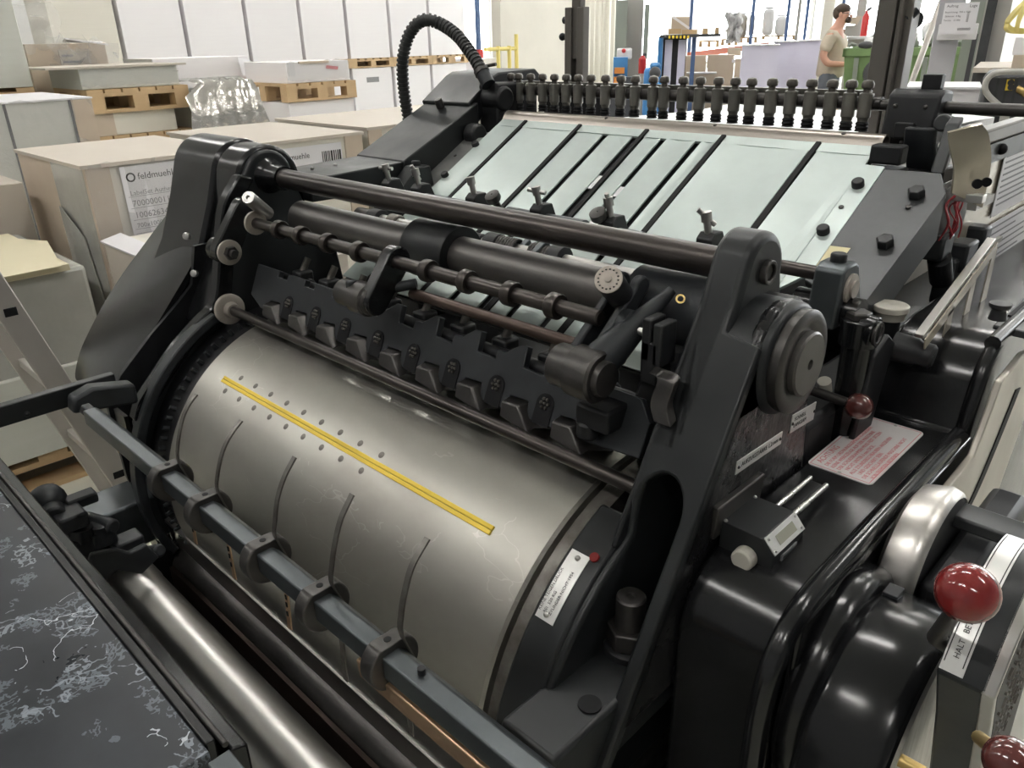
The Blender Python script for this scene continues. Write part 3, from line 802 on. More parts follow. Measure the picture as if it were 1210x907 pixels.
# side plates of the board
gl = [onb(u, v, -.002) for u, v in ((498, 205), (541, 165), (583, 161), (577, 164), (512, 222), (492, 218))]
sg = B().plate(gl, .01, FBN).build('side_plate', 'board_grey', fbd, bevel=.001)
dk = [onb(u, v, .002) for u, v in ((1045, 199), (1112, 204), (1118, 226), (1012, 370), (950, 330), (962, 312))]
sd = B().plate(dk, .014, FBN).build('side_plate', 'plate_dark', fbd, bevel=.002)
q = B(); ed = [onb(u, v, .002) for u, v in ((1118, 228), (1012, 371))]
q.plate([ed[0], ed[1], ed[1]+V((0, .0, -.07)), ed[0]+V((0, 0, -.07))], .01); q.build('plate_flange', 'plate_dark', fbd)
sk = [onb(u, v, .0036) for u, v in ((981, 290), (1005, 293), (985, 320), (963, 316))]
B().plate(sk, .0004, FBN).build('yellow_sticker', 'sticker', sd)
def bolt(c, n, r, h, mt, parent, name='cap_bolt', hexa=False):
    n = V(n).normalized()
    return B().lathe([(0, r), (h*.8, r), (h, r*.85), (h, 0)], c, n, 6 if hexa else 24).build(name, mt, parent, bevel=.0008)


for u, v, r in ((534, 169, .009), (563, 171, .009), (499, 204, .010), (527, 207, .009)): bolt(onb(u, v+2), FBN, r, .012, 'cast_dark', sg)
for u, v, r in ((1014, 219, .0095), (973, 274, .0095)): bolt(onb(u, v+1, .002), FBN, r, .012, 'cast_dark', fbd)
for u, v, r in ((1083, 230, .0125), (1046, 288, .0125)): bolt(onb(u, v+1, .003), FBN, r, .013, 'cast_dark', sd, hexa=True)
for u, v in ((1073, 245), (994, 245), (538, 184)): bolt(onb(u, v, .003), FBN, .004, .002, 'iron_oily', fbd, 'small_screw')

# --- front lay bar with wing screws and knobs, spring rod
LZ = 1.222
lay = rod('lay_bar', -1.34, -.375, 1.0, LZ, .0095, 'rod')
for (u0, u1, r) in ((600, 692, .0165), (503, 560, .014), (722, 760, .014)):
    a, b = py(u0, 66+(u0+409)*.196, 1.0).x, py(u1, 66+(u1+409)*.196, 1.0).x
    B().lathe([(0, r*.7), (.003, r), (b-a-.003, r), (b-a, r*.7)], (a, 1.0, LZ), (1, 0, 0), 28).build('bar_sleeve', 'bar_steel', lay)
for (u, v, wing, du) in ((463, 222, (1, 0), 0), (497, 214, (.3, -1), 0), (563, 236, (0, 0), 0), (640, 248, (1, -.2), 0), (724, 273, (.2, -1), 0), (839, 282, (.6, -.8), 0)):
    x = py(u, v, 1.0).x
    q = B().prism([(.982, LZ-.006), (.982, LZ+.024), (.992, LZ+.032), (1.014, LZ+.032), (1.034, LZ-.012), (1.020, LZ-.012), (1.010, LZ+.005), (1.0, LZ-.008)], 'x', x-.013, x+.013); cl = q.build('lay_clamp', 'cast_dark', lay, bevel=.002)
    b0 = V((x, .995, LZ+.028)); ax = V((-.15, -.12, 1)).normalized()
    B().lathe([(0, .0055), (.020, .0055), (.020, .008), (.034, .008), (.034, .004), (.032, .0)], b0, ax, 18).build('wing_screw', 'steel', cl)
    if wing != (0, 0):
        w_ = (V((.9, .2, .0))*wing[0]+V((.2, -.2, .5))*wing[1]).normalized(); c = b0+ax*.026
        B().cyl(c-w_*.017, c+w_*.017, .0038, n=12).build('screw_wing', 'steel', cl)
for (u, v) in ((588, 240), (711, 262)):
    x = py(u, v, 1.0).x; ax = V((-.02, -.62, 1)).normalized()
    B().lathe([(0, .010), (.008, .010), (.008, .0065), (.032, .0065), (.036, .0115), (.040, .0140), (.050, .0140), (.051, .012), (.051, .002), (.049, 0)], V((x+.008, 1.005, LZ-.004)), ax, 26).build('thumb_screw', 'iron_oily', lay)
bk = B().prism([(.965, 1.16), (.976, 1.236), (.988, 1.243), (1.012, 1.243), (1.024, 1.236), (1.06, 1.16)], 'x', -.412, -.372).build('bar_bracket', 'bar_steel', lay, bevel=.004)
B().lathe([(0, .020), (.004, .020), (.005, .012), (.008, .012), (.008, 0)], (-.372, 1.0, 1.21), (1, 0, 0), 30).build('bracket_washer', 'washer', bk)
bolt((-.392, 1.0, 1.242), (0, 0, 1), .0105, .012, 'cast_dark', bk)
s2 = rod('spring_rod', -1.36, -.46, .92, 1.19, .011, 'steel')
for (u0, u1, r, mt) in ((424, 440, .016, 'iron_oily'), (440, 452, .020, 'cast_dark'), (462, 472, .017, 'steel_worn'), (577, 592, .021, 'cast_dark'), (652, 668, .022, 'cast_dark'), (556, 572, .015, 'cast_dark')):
    a, b = py(u0, 66+(u0+409)*.222, .92).x, py(u1, 66+(u1+409)*.222, .92).x
    B().lathe([(0, r*.85), (.002, r), (b-a-.002, r), (b-a, r*.85)], (a, .92, 1.19), (1, 0, 0), 28).build('rod_collar', mt, s2)
for (u0, u1) in ((592, 612), (630, 651)):
    a, b = py(u0, 66+(u0+409)*.222, .92).x, py(u1, 66+(u1+409)*.222, .92).x
    n = 90; B().tube([V((a+(b-a)*i/n, .92+.017*math.cos(i*2*PI*6.5/n), 1.19+.017*math.sin(i*2*PI*6.5/n))) for i in range(n+1)], .0028, 8).build('coil_spring', 'iron_oily', s2)
for (u, v) in ((606, 305), (632, 300)):
    c = py(u, v, .90); B().box(c, (.012, .09, .012), Matrix.Rotation(.5, 3, 'X')).build('lay_finger', 'bar_steel', s2, bevel=.002)
for (u, v) in ((335, 249), (362, 268), (300, 243)):
    c = py(u, v+4, .88); B().box(c, (.03, .03, .03)).build('rod_block', 'cast_dark', s2, bevel=.006)
# --- operator-side gear housing
HZ = 1.016
hp = [(.585, .30), (.590, .86)]+[(.59+.085*(1-math.cos(a)), .92+.085*math.sin(a)) for a in [PI/2*i/8 for i in range(9)]]+[(.74, 1.012), (.78, HZ), (1.075, HZ), (1.084, 1.040), (1.094, 1.078), (1.114, 1.108), (1.142, 1.128), (1.18, 1.135), (1.30, 1.135), (1.9, 1.135), (1.9, .30)]
hg = B().prism(hp, 'x', -.345, -.226).build('gear_housing', 'enamel', PRESS, bevel=.006, seg=3)
rp = smooth_path([(-.224, 1.078, 1.018), (-.224, .90, 1.020), (-.224, .70, 1.018), (-.224, .615, 1.012), (-.224, .572, .985), (-.224, .552, .94), (-.224, .548, .85), (-.224, .548, .50)], 6)
B().tube(rp, .0115, 14).build('housing_ridge', 'enamel', hg)
B().tube(smooth_path([(-.222, 1.076, 1.016), (-.222, 1.084, 1.050), (-.222, 1.104, 1.100), (-.222, 1.142, 1.130), (-.222, 1.19, 1.136), (-.222, 1.9, 1.136)], 6), .010, 12).build('hump_ridge', 'enamel', hg)
B().ab((-.222, .59, .30), (-.212, 1.10, 1.008)).build('housing_side', 'enamel', hg, bevel=.004)
# warning plate
wp = [pz(u, v, HZ+.0015) for u, v in ((955, 549), (1037, 569), (1087, 509), (1016, 488))]
wx0, wx1 = -.345+.004, (wp[1].x+wp[2].x)/2+.002
wy0, wy1 = (wp[0].y+wp[1].y)/2-.005, (wp[2].y+wp[3].y)/2
r_ = .008
out = arc((wx1-r_, wy0+r_), r_, -PI/2, 0, 5)+arc((wx1-r_, wy1-r_), r_, 0, PI/2, 5)+arc((wx0+r_, wy1-r_), r_, PI/2, PI, 5)+arc((wx0+r_, wy0+r_), r_, PI, 1.5*PI, 5)
wpl = B().prism(out, 'z', HZ, HZ+.0014).build('warning_plate', 'sign_pale', hg)
q = B()
z = HZ+.0016; b = .0035
for (a, c) in (((wx0+b, wy0+b), (wx1-b, wy0+b)), ((wx1-b, wy0+b), (wx1-b, wy1-b)), ((wx1-b, wy1-b), (wx0+b, wy1-b)), ((wx0+b, wy1-b), (wx0+b, wy0+b))):
    q.ab((min(a[0], c[0])-.0004, min(a[1], c[1])-.0004, z-.0002), (max(a[0], c[0])+.0004, max(a[1], c[1])+.0004, z))
q.build('plate_border', 'ink_red', wpl)
L_ = ['DIE FORM ORDNUNGSGEMÄSS SCHLIESSEN.', 'KEINE WERKZEUGE AUF DER MASCHINE', 'DER SCHLIESSRAHMEN MUSS FEST SITZEN', 'NICHT UNTER 6 mm DICK.', 'ALLE ZYLINDERSCHRAUBEN ANZIEHEN', 'UND GESICHERT SEIN.', 'DIE SCHNELLLAUFENDE MASCHINE NICHT', 'VON FREMDEN BEDIENEN']
text('ACHTUNG', 'plate_lettering', .0115, (wx0+.0145, wy0+.012, z), (0, 1, 0), (-1, 0, 0), 'ink_red', wpl, depth=.0001)
for k, s in enumerate(L_):
    text(s, 'plate_lettering', .0072, (wx0+.0235+k*.0078, wy0+.010+(.006 if k in (3, 5, 7) else 0), z), (0, 1, 0), (-1, 0, 0), 'ink_red', wpl, depth=.0001)
for x, y in (((wx0+wx1)/2, wy0+.005), ((wx0+wx1)/2+.004, wy1-.005)): B().ball((x, y, z), .0026, (1, 1, .5), 12).build('plate_rivet', 'steel', wpl)
# counter box
P0 = px(857, 617, -.335); y0, y1, zt = P0.y, P0.y+.070, P0.z
cx = [(-.340, zt), (-.291, zt), (-.277, zt-.016), (-.277, zt-.050), (-.286, zt-.060), (-.340, zt-.060)]
cb = B().prism(cx, 'y', y0, y1).build('sheet_counter', 'enamel_satin', PRESS, bevel=.001)
bz = [V((-.2905, y0+.001, zt-.0002)), V((-.2765, y0+.001, zt-.0162)), V((-.2765, y1-.001, zt-.0162)), V((-.2905, y1-.001, zt-.0002))]
bn = (bz[1]-bz[0]).cross(bz[2]-bz[1]).normalized()
if bn.x < 0: bn = -bn
bez = B().plate([p+bn*.0015 for p in bz], .0015).build('counter_bezel', 'plate_alu', cb, bevel=.0004)
def bp_(s, t, h): return bz[0].lerp(bz[3], s).lerp(bz[1].lerp(bz[2], s), t)+bn*h
B().plate([bp_(.24, .25, .0019), bp_(.24, .76, .0019), bp_(.80, .76, .0019), bp_(.80, .25, .0019)], .0008).build('counter_display', 'lcd', cb)
for s, t in ((.07, .18), (.07, .82), (.93, .18), (.93, .82)): B().ball(bp_(s, t, .0016), .0016, n=10).build('bezel_screw', 'steel', bez)
sq = [(y0+.018, zt-.024), (y0+.052, zt-.024), (y0+.052, zt-.042), (y0+.018, zt-.042)]
B().prism(sq, 'x', -.277, -.2752).build('maker_tag', 'ink_grey', cb); B().prism([(y0+.021, zt-.0265), (y0+.049, zt-.0265), (y0+.049, zt-.0395), (y0+.021, zt-.0395)], 'x', -.2753, -.2748).build('tag_field', 'enamel_satin', cb)
kc = V((-.306, y0, zt-.029))
B().lathe([(0, .0125), (.004, .0128), (.012, .0122), (.0135, .0105), (.0135, 0)], kc, (0, -1, 0), 32).build('reset_knob', 'white_nylon', cb, bevel=.0006)
for x, y in ((-.336, y0+.003), (-.336, y1-.003)): B().ball((x, y, zt), .0024, n=12).build('case_screw', 'steel', cb)
B().ball((-.330, y0, zt-.042), .0035, n=12).build('case_screw', 'steel', cb)
B().prism([(-.346, zt+.022), (-.337, zt+.022), (-.337, zt+.014), (-.340, zt-.02), (-.346, zt-.02)], 'y', y0-.012, y1+.018).build('counter_bracket', 'iron_oily', PRESS, bevel=.002)
for x, z_, a, b in ((-.312, zt-.004, y1, y1+.085), (-.292, zt-.006, y1, y1+.085)):
    B().cyl((x, a, z_), (x, b, z_), .0034, n=14).build('counter_pin', 'steel_bright', cb)
B().ab((-.320, y1+.02, zt-.034), (-.30, y1+.095, zt-.012)).build('counter_lever', 'cast_dark', cb, bevel=.002)
# brown-knobbed lever behind the frame
kb = px(1015, 480, -.318)
lv = B().tube([kb+V((-.11, 0, .006)), kb+V((-.012, 0, 0))], .0068, 14).build('short_lever', 'iron_oily', PRESS)
B().ball(kb, .0172, n=28).build('lever_knob', 'bakelite_brown', lv)
# impression trip linkage behind the frame
q = B().cyl((-.44, 1.0, 1.178), (-.352, 1.0, 1.178), .021, n=32); lk = q.build('trip_shaft', 'enamel', PRESS)
c = V((-.345, .985, 1.165))
q = B().cyl(c+V((0, 0, -.16)), c, .019, n=28); q.lathe([(-.022, 0), (-.022, .024), (.012, .024), (.014, .022), (.014, 0)], c, (0, 0, 1), 28); q.cyl(c, c+V((.020, 0, -.002)), .021); q.build('link_post', 'enamel', lk, bevel=.002)
bolt(c+V((-.004, 0, .013)), (0, 0, 1), .016, .010, 'iron_oily', lk, 'post_cap', hexa=True)
B().lathe([(0, .016), (.004, .016), (.004, .012), (.002, .011), (.002, .003), (0, .0)], c+V((.021, 0, -.002)), (1, 0, 0), 28).build('pivot_cap', 'iron_oily', lk)
c = px(1052, 366, -.350)
B().lathe([(-.012, 0), (-.012, .020), (-.002, .022), (.0, .024), (.007, .024), (.008, .023), (.008, .0035), (.006, 0)], c, (0, 0, 1), 36).build('nylon_wheel', 'white_nylon', lk)
q = B().cyl(c+V((0, 0, -.20)), c+V((0, 0, -.012)), .016); q.build('wheel_post', 'cast_dark', lk)
q = B().prism([(.96, .99), (1.02, .99), (1.06, 1.13), (1.03, 1.15), (.99, 1.13)], 'x', -.330, -.322); q.build('link_plate', 'cast_dark', lk, bevel=.003)
q = B().lathe([(0, .020), (.03, .020), (.034, .017), (.05, .017), (.054, .013), (.054, 0)], px(1055, 408, -.33), (1, .1, -.1), 28); q.build('link_boss', 'cast_dark', lk)
B().cyl(px(965, 492, -.375), px(1000, 505, -.36), .012).build('valve_body', 'iron_oily', lk); B().cyl(px(975, 462, -.37), px(974, 450, -.37), .009).build('valve_cap', 'white_nylon', lk)
B().ab((-.43, .88, .98), (-.352, 1.47, 1.06)).build('inner_casting', 'cast_dark', PRESS, bevel=.01)
B().ab((-1.44, .95, .40), (-.465, 1.9, .90)).build('feeder_bed', 'cast_dark', PRESS, bevel=.01)
# long bright lever bar
a, b = px(1080, 398, -.300), px(1166, 284, -.300)
d_ = (b-a).normalized(); n_ = V((1, 0, 0)).cross(d_).normalized()
if n_.z < 0: n_ = -n_
B().strip([a, b], (.012, 0, 0), n_*.006).build('rail_bar', 'steel', PRESS, bevel=.001)
rb_ = B()
for s0, s1, h in ((0, 1, .016),):
    rb_.plate([a+V((.013, 0, 0)), b+V((.013, 0, 0)), b+V((.013, 0, 0))-n_*h, a+V((.013, 0, 0))-n_*h], .002)
for s in (.30, .62, .93):
    p = a.lerp(b, s)+V((.013, 0, 0)); rb_.plate([p-n_*.01, p+d_*.022-n_*.01, p+d_*.03+V((0, .0, -.10)), p+d_*.0+V((0, 0, -.10))], .002)
rb_.build('rail_web', 'perspex_tan', PRESS)
# side cover plate and drive covers on the operator's side
sp_ = [(1.10, 1.095), (1.085, 1.06), (1.05, 1.005), (.95, 1.0), (.80, 1.0), (.80, .80), (1.25, .78), (1.34, .96), (1.30, 1.085), (1.2, 1.105)]
sc = B().prism(sp_, 'x', -.205, -.196).build('side_cover', 'cover_plate', PRESS, bevel=.002)
B().strip(smooth_path([(-.1965, 1.20, 1.05), (-.1965, 1.155, .99), (-.1965, 1.10, .93), (-.1965, 1.045, .90), (-.1965, 1.03, .905)], 5), (.002, 0, 0), (0, .028, -.006)).build('cover_slot', 'rubber', sc)
wl = px(1068, 655, -.185)
q = B().lathe([(0, 0), (0, .080), (.006, .092), (.03, .098), (.040, .095), (.044, .090), (.040, .088), (.040, 0)], (-.208, .84, .955), (1, 0, 0), 64); dw = q.build('drive_wheel', 'steel_brushed', PRESS)
B().lathe([(0, .089), (.002, .088), (.002, 0)], (-.1672, .84, .955), (1, 0, 0), 48).build('wheel_shade_disc', 'cast_dark', dw)  # dark disc standing in for the shaded hollow of the wheel
B().ab((-.163, .76, .78), (-.12, 1.02, .992)).build('drive_shade_block', 'cast_dark', PRESS, bevel=.01)  # solid dark block in place of the shaded void beside the wheel
q = B().ab((-.196, .86, 1.005), (-.02, .90, 1.02)); q.build('cross_bar', 'plate_dark', PRESS, bevel=.003)
# rounded drive cover in front
def drum_cover(name, x0, x1, cy, cz, r, mt):
    prof = [(0, 0), (0, r-.008), (.003, r-.003), (.010, r), (x1-x0-.014, r), (x1-x0-.006, r-.003), (x1-x0-.001, r-.010), (x1-x0, r-.018), (x1-x0, 0)]
    return B().lathe(prof, (x0, cy, cz), (1, 0, 0), 72).build(name, mt, PRESS)


drum_cover('small_drive_cover', -.218, -.182, .690, .885, .125, 'enamel')
bc = drum_cover('large_drive_cover', -.186, -.108, .670, .865, .138, 'enamel')
B().lathe([(0, .131), (.003, .128), (.003, 0)], (-.1085, .670, .865), (1, 0, 0), 64).build('cover_disc', 'steel_brushed', bc)
B().cyl((-.107, .575, .935), (-.085, .575, .935), .006).build('cover_pin', 'brass', bc)
B().ab((-.18, .70, .985), (-.165, .72, 1.003)).build('cover_clip', 'cast', bc, bevel=.001)
B().ab((-.24, .70, .30), (-.11, .95, .86)).build('drive_column', 'enamel', PRESS, bevel=.01)
# control quadrant with the red-knobbed lever
QC = (.60, 1.05); QR = .106
def qp(x, a, r): return V((x, QC[0]+r*math.cos(a), QC[1]+r*math.sin(a)))


qa = arc(QC, QR, math.radians(60), math.radians(152), 40)
qd = B().prism(qa+[(QC[0]-.055, QC[1]-.02), (QC[0]+.01, QC[1]-.17), (QC[0]+.12, QC[1]-.17)], 'x', -.085, -.052).build('control_quadrant', 'enamel_satin', PRESS, bevel=.002)
B().strip([V((-.056, y, z_)) for y, z_ in qa]+[V((-.056, QC[0]-.057, QC[1]-.02)), V((-.056, QC[0]+.008, QC[1]-.17))], (.009, 0, 0), [V((0, (QC[0]-y)*.08, (QC[1]-z_)*.08)) for y, z_ in qa]+[V((0, .01, 0)), V((0, .01, 0))]).build('quadrant_rim', 'steel', qd, bevel=.001)
A0, A1 = math.radians(150), math.radians(70)
aa = [A0+(A1-A0)*i/24 for i in range(25)]
sc_ = B().strip([qp(-.084, a, QR+.0012) for a in aa], (.0155, 0, 0), [(qp(0, a, 1)-qp(0, a, 0))*-.001 for a in aa]).build('scale_plate', 'plate_alu', qd)
for s, a in (('HALT', math.radians(144)), ('BETRIEB', math.radians(134))):
    tl = (qp(0, a+.01, 1)-qp(0, a-.01, 1)).normalized()
    text(s, 'scale_lettering', .0056, qp(-.0745, a, QR+.0020), -tl, (-1, 0, 0), 'ink_black', sc_, depth=.0001)
q = B()
for xx in (-.0828, -.0706): q.strip([qp(xx, a, QR+.0016) for a in aa[1:-1]], (.0007, 0, 0), [(qp(0, a, 1)-qp(0, a, 0))*-.0003 for a in aa[1:-1]])
q.build('scale_border', 'ink_black', sc_)
RK = CAM+ray(1143, 700).normalized()*.555
lvr = B().tube([qp(-.094, math.radians(140), .02), qp(-.094, math.radians(140), QR-.01), RK], [.006, .006, .005], 14).build('start_lever', 'iron_oily', PRESS)
B().ball(RK, .0180, n=36).build('lever_knob', 'bakelite_red', lvr)
# expanded-metal guard over the quadrant face
gd = B().prism([(QC[0]+(y-QC[0])*.9, QC[1]+(z_-QC[1])*.9) for y, z_ in qa]+[(QC[0]-.045, QC[1]-.02), (QC[0]+.02, QC[1]-.17), (QC[0]+.12, QC[1]-.17)], 'x', -.052, -.047).build('quadrant_face', 'cast_dark', PRESS)
q = B()
for i in range(15):
    for j in range(14):
        y = QC[0]-.10+i*.0140+(j % 2)*.007; z_ = QC[1]-.10+j*.0148
        if math.hypot(y-QC[0], z_-QC[1]) > .088 or y < QC[0]-.05+(QC[1]-z_)*.3: continue
        q.box((-.0462, y, z_), (.0016, .0090, .0022), Matrix.Rotation(.75 if (i+j) % 2 else -.75, 3, 'X'))
q.build('mesh_guard', 'steel_worn', gd)
k2 = CAM+ray(1193, 900).normalized()*.50
l2 = B().tube([k2+V((-.02, .05, -.04)), k2], .004, 12).build('speed_lever', 'brass', PRESS)
B().ball(k2, .0125, n=28).build('lever_knob', 'bakelite_brown', l2)

# --- covers over the drive side, behind the drum
XC0, XC1 = -1.60, -1.43
pr = [(.86, 1.262), (1.10, 1.270), (1.365, 1.402), (1.40, 1.416), (1.53, 1.424), (1.56, 1.41), (1.56, 1.37), (1.40, 1.36), (1.15, 1.22), (1.10, 1.20), (.86, 1.215)]
path = [V((XC0, y, z_)) for y, z_ in pr[:2]]
dc = B().prism([(.86, 1.262), (1.105, 1.268), (1.105, 1.21), (.86, 1.215)], 'x', XC0, XC1).build('chain_cover', 'enamel_satin', PRESS, bevel=.003)
B().prism([(1.10, 1.270), (1.335, 1.378), (1.335, 1.27), (1.13, 1.17), (1.10, 1.20)], 'x', XC0-.005, XC1+.006).build('sloping_cover', 'enamel_satin', dc, bevel=.003)
B().prism([(1.315, 1.376), (1.40, 1.432), (1.42, 1.440), (1.55, 1.444), (1.58, 1.42), (1.58, 1.40), (1.40, 1.37), (1.34, 1.325)], 'x', XC0-.012, XC1-.008).build('top_cover', 'enamel_satin', dc, bevel=.004)
c = px(516, 124, -1.52); bolt(V((-1.52, 1.30, 1.365)), (0, -.45, 1), .010, .022, 'iron_oily', dc, 'cover_bolt')
for y in (.93, .99): B().ball((-1.53, y, 1.266), .004, n=10).build('cover_rivet', 'steel', dc)
q = B()
q.ab((-1.45, 1.36, 1.20), (-1.385, 1.50, 1.42)); q.cyl((-1.42, 1.30, 1.31), (-1.385, 1.30, 1.31), .025); q.cyl((-1.44, 1.38, 1.385), (-1.375, 1.38, 1.385), .028)
q.box((-1.40, 1.34, 1.25), (.03, .05, .12)); q.build('feeder_drive', 'cast_dark', PRESS, bevel=.006)
B().ab((-1.56, 1.10, .40), (-1.40, 1.56, 1.20)).build('drive_casting', 'cast_dark', PRESS, bevel=.01)
hk = B().prism([(.98, 1.16), (1.10, 1.262), (1.135, 1.262), (1.15, 1.19), (1.12, 1.18), (1.11, 1.215), (1.04, 1.16)], 'x', -1.42, -1.375).build('lay_bar_hanger', 'enamel_satin', PRESS, bevel=.003)
bolt((-1.40, 1.115, 1.262), (0, 0, 1), .010, .010, 'cast_dark', hk)
# suction hose
hc = smooth_path([px(571, 88, -1.425), px(560, 68, -1.46), px(541, 43, -1.52), px(520, 28, -1.57), px(500, 24, -1.60), px(484, 40, -1.63), px(476, 70, -1.65), px(477, 105, -1.66), px(484, 150, -1.66)], 8)
hz = B().tube(hc, .0125, 14).build('suction_hose', 'hose', PRESS)
L = [0]
for p, q_ in zip(hc, hc[1:]): L.append(L[-1]+(q_-p).length)
nr = int(L[-1]/.0105); q = B(); j = 0
for k in range(1, nr):
    s = L[-1]*k/nr
    while L[j+1] < s: j += 1
    c = hc[j].lerp(hc[j+1], (s-L[j])/(L[j+1]-L[j])); ax = hc[j+1]-hc[j]
    q.ring(c, ax, .0152, .011, .0052, 16)
q.build('hose_ribs', 'hose', hz)
ax = (hc[2]-hc[0]).normalized()
B().cyl(hc[0]-ax*.03, hc[0]+ax*.006, .0165).build('hose_cuff', 'cast', hz)
q = B().ring(hc[0]+ax*.008, ax, .0185, .012, .010, 24); q.cyl(hc[0]+ax*.008+V((.0, .015, .012)), hc[0]+ax*.008+V((.028, .02, .016)), .004, n=10); q.build('hose_clamp', 'iron_oily', hz)

# --- sucker bar
SY = 1.45
sbz = py(816, 110, SY).z
sb = B().cyl((-1.44, SY, sbz-.006), (-.535, SY, sbz-.006), .0115).build('sucker_bar', 'iron_oily', PRESS)
B().ab((-1.42, SY+.006, sbz-.002), (-.56, SY+.016, sbz+.014)).build('bar_strip', 'sucker_grey', sb, bevel=.001)
us = [609, 618, 632, 646, 660, 674, 688, 703, 720, 738, 755, 776, 789, 811, 831, 852, 872, 891, 915, 938, 961, 985, 1007, 1026]
first = None
for k, u in enumerate(us):
    v = 96+(u-606)*.040
    x = py(u, v+10, SY).x
    if first is None:
        q = B().lathe([(-.036, .0085), (-.030, .0095), (-.028, .0115), (.010, .0115), (.012, .009), (.012, 0)], (x, SY-.014, sbz), (0, 0, 1), 20); first = q.build('sucker', 'sucker_grey', sb)
        f0 = x
        B().lathe([(0, .0065), (.006, .0065), (.008, .010), (.014, .0105), (.019, .008), (.021, 0)], (x, SY-.014, sbz+.012), (0, 0, 1), 20).build('sucker_cap', 'steel_worn', first)
        B().lathe([(0, .0085), (-.004, .0115), (-.006, .0095), (-.010, .0115), (-.013, .0095), (-.016, .0115), (-.016, 0)], (x, SY-.014, sbz-.035), (0, 0, 1), 20).build('rubber_cup', 'rubber', first)
        B().box((x, SY-.004, sbz+.002), (.012, .02, .016)).build('sucker_clamp', 'sucker_grey', first)
    else: dup(first, (x-f0, 0, 0))
B().cyl((-.56, SY, sbz-.008), (-.05, SY, sbz-.008), .0095).build('drive_tube', 'iron_oily', sb)
bc_ = py(1085, 122, SY-.01)
rk = B()
rk.prism([(SY-.03, sbz-.075), (SY-.042, sbz-.060), (SY-.040, sbz-.03), (SY-.030, sbz+.012), (SY-.015, sbz+.020), (SY+.03, sbz+.016), (SY+.035, sbz-.06)], 'x', bc_.x-.042, bc_.x+.040)
rk = rk.build('sucker_bar_rocker', 'cast_dark', PRESS, bevel=.005)
for dx, dz in ((-.027, .0), (.020, .0), (-.027, -.05), (.020, -.05), (-.004, -.056)): B().ball((bc_.x+dx, SY-.034-(.008 if dz else 0), sbz+dz-.006), .0042, n=10).build('rocker_screw', 'iron_oily', rk)
B().ab((bc_.x-.018, SY-.050, sbz-.055), (bc_.x+.012, SY-.038, sbz-.030)).build('rocker_pad', 'cast_dark', rk, bevel=.002)
B().ab((bc_.x-.004, SY+.00, sbz+.018), (bc_.x+.026, SY+.02, sbz+.042)).build('rocker_stop', 'cast_dark', rk, bevel=.002)
q = B().strip([px(1068, 150, -.47), px(1066, 170, -.47), px(1072, 212, -.47)], (.05, 0, 0), (0, .02, 0)); q.build('rocker_arm', 'cast', rk, bevel=.004)
q = B().tube(smooth_path([px(1118, 120, -.45), px(1112, 140, -.45), px(1098, 162, -.45), px(1088, 170, -.45)], 4), .014, 12); q.ball(px(1094, 168, -.45), .019, n=16); q.build('rocker_lever', 'cast', rk)
q = B().strip([px(1117, 146, -.40), px(1098, 205, -.40)], (.02, 0, 0), (0, .02, .01)); q.cyl(px(1113, 145, -.41), px(1122, 147, -.41), .013); q.build('link_bar', 'plate_dark', rk, bevel=.003)
for u, v, s in ((1050, 182, (.05, .03, .03)), (1044, 205, (.06, .05, .02)), (1070, 208, (.08, .04, .03)), (1100, 205, (.06, .06, .03))):
    B().box(px(u, v, -.47), s).build('feeder_casting', 'cast_dark', PRESS, bevel=.004)
# dark frame beside the pile
B().ab((-1.42, 1.56, 1.27), (-1.22, 1.62, 1.395)).build('pile_guide', 'cast_dark', PRESS, bevel=.004)
# uprights of the feeder
lp = px(678, 60, -1.30)
up = B()
PX_ = lp.x
D1 = py(678, 165, 1.72); 
q = B(); q.ab((D1.x-.032, 1.715, .4), (D1.x-.010, 1.74, 1.585)); q.ab((D1.x+.010, 1.715, .4), (D1.x+.032, 1.74, 1.585)); q.ab((D1.x-.014, 1.722, 1.46), (D1.x+.014, 1.745, 1.95)); q.ab((D1.x-.011, 1.735, .4), (D1.x+.011, 1.742, 1.585))
up1 = q.build('feeder_post', 'post_taupe', PRESS, bevel=.002)
q = B().cyl((D1.x-.042, 1.725, 1.555), (D1.x-.03, 1.725, 1.555), .009); q.ball((D1.x-.045, 1.722, 1.515), .010, n=12); q.build('post_clamp', 'cast_dark', up1)
B().ab((D1.x-.025, 1.70, 1.30), (D1.x+.02, 1.708, 1.335)).build('post_block', 'steel', up1, bevel=.002)
D2 = py(1042, 120, 1.62)
q = B(); q.ab((D2.x-.028, 1.60, .4), (D2.x+.006, 1.66, 2.1)); q.ab((D2.x+.006, 1.61, .4), (D2.x+.032, 1.65, 2.1)); q.ab((D2.x+.012, 1.595, .4), (D2.x+.020, 1.612, 2.1))
up2 = q.build('feeder_post', 'post_taupe', PRESS, bevel=.002)
q = B().cyl(px(1068, 22, D2.x), px(1084, 24, D2.x+.03), .014); q.cyl(px(1082, 12, D2.x+.03), px(1070, 24, D2.x+.02), .009); q.build('post_clamp', 'cast', up2)
# pile table
B().ab((-1.36, 1.50, .95), (-.46, 2.25, 1.0)).build('pile_table', 'cast_dark', PRESS)
for y in (1.55, 2.2): B().ab((-1.3, y, .40), (-.52, y+.03, .95)).build('pile_lift', 'cast_dark', PRESS)
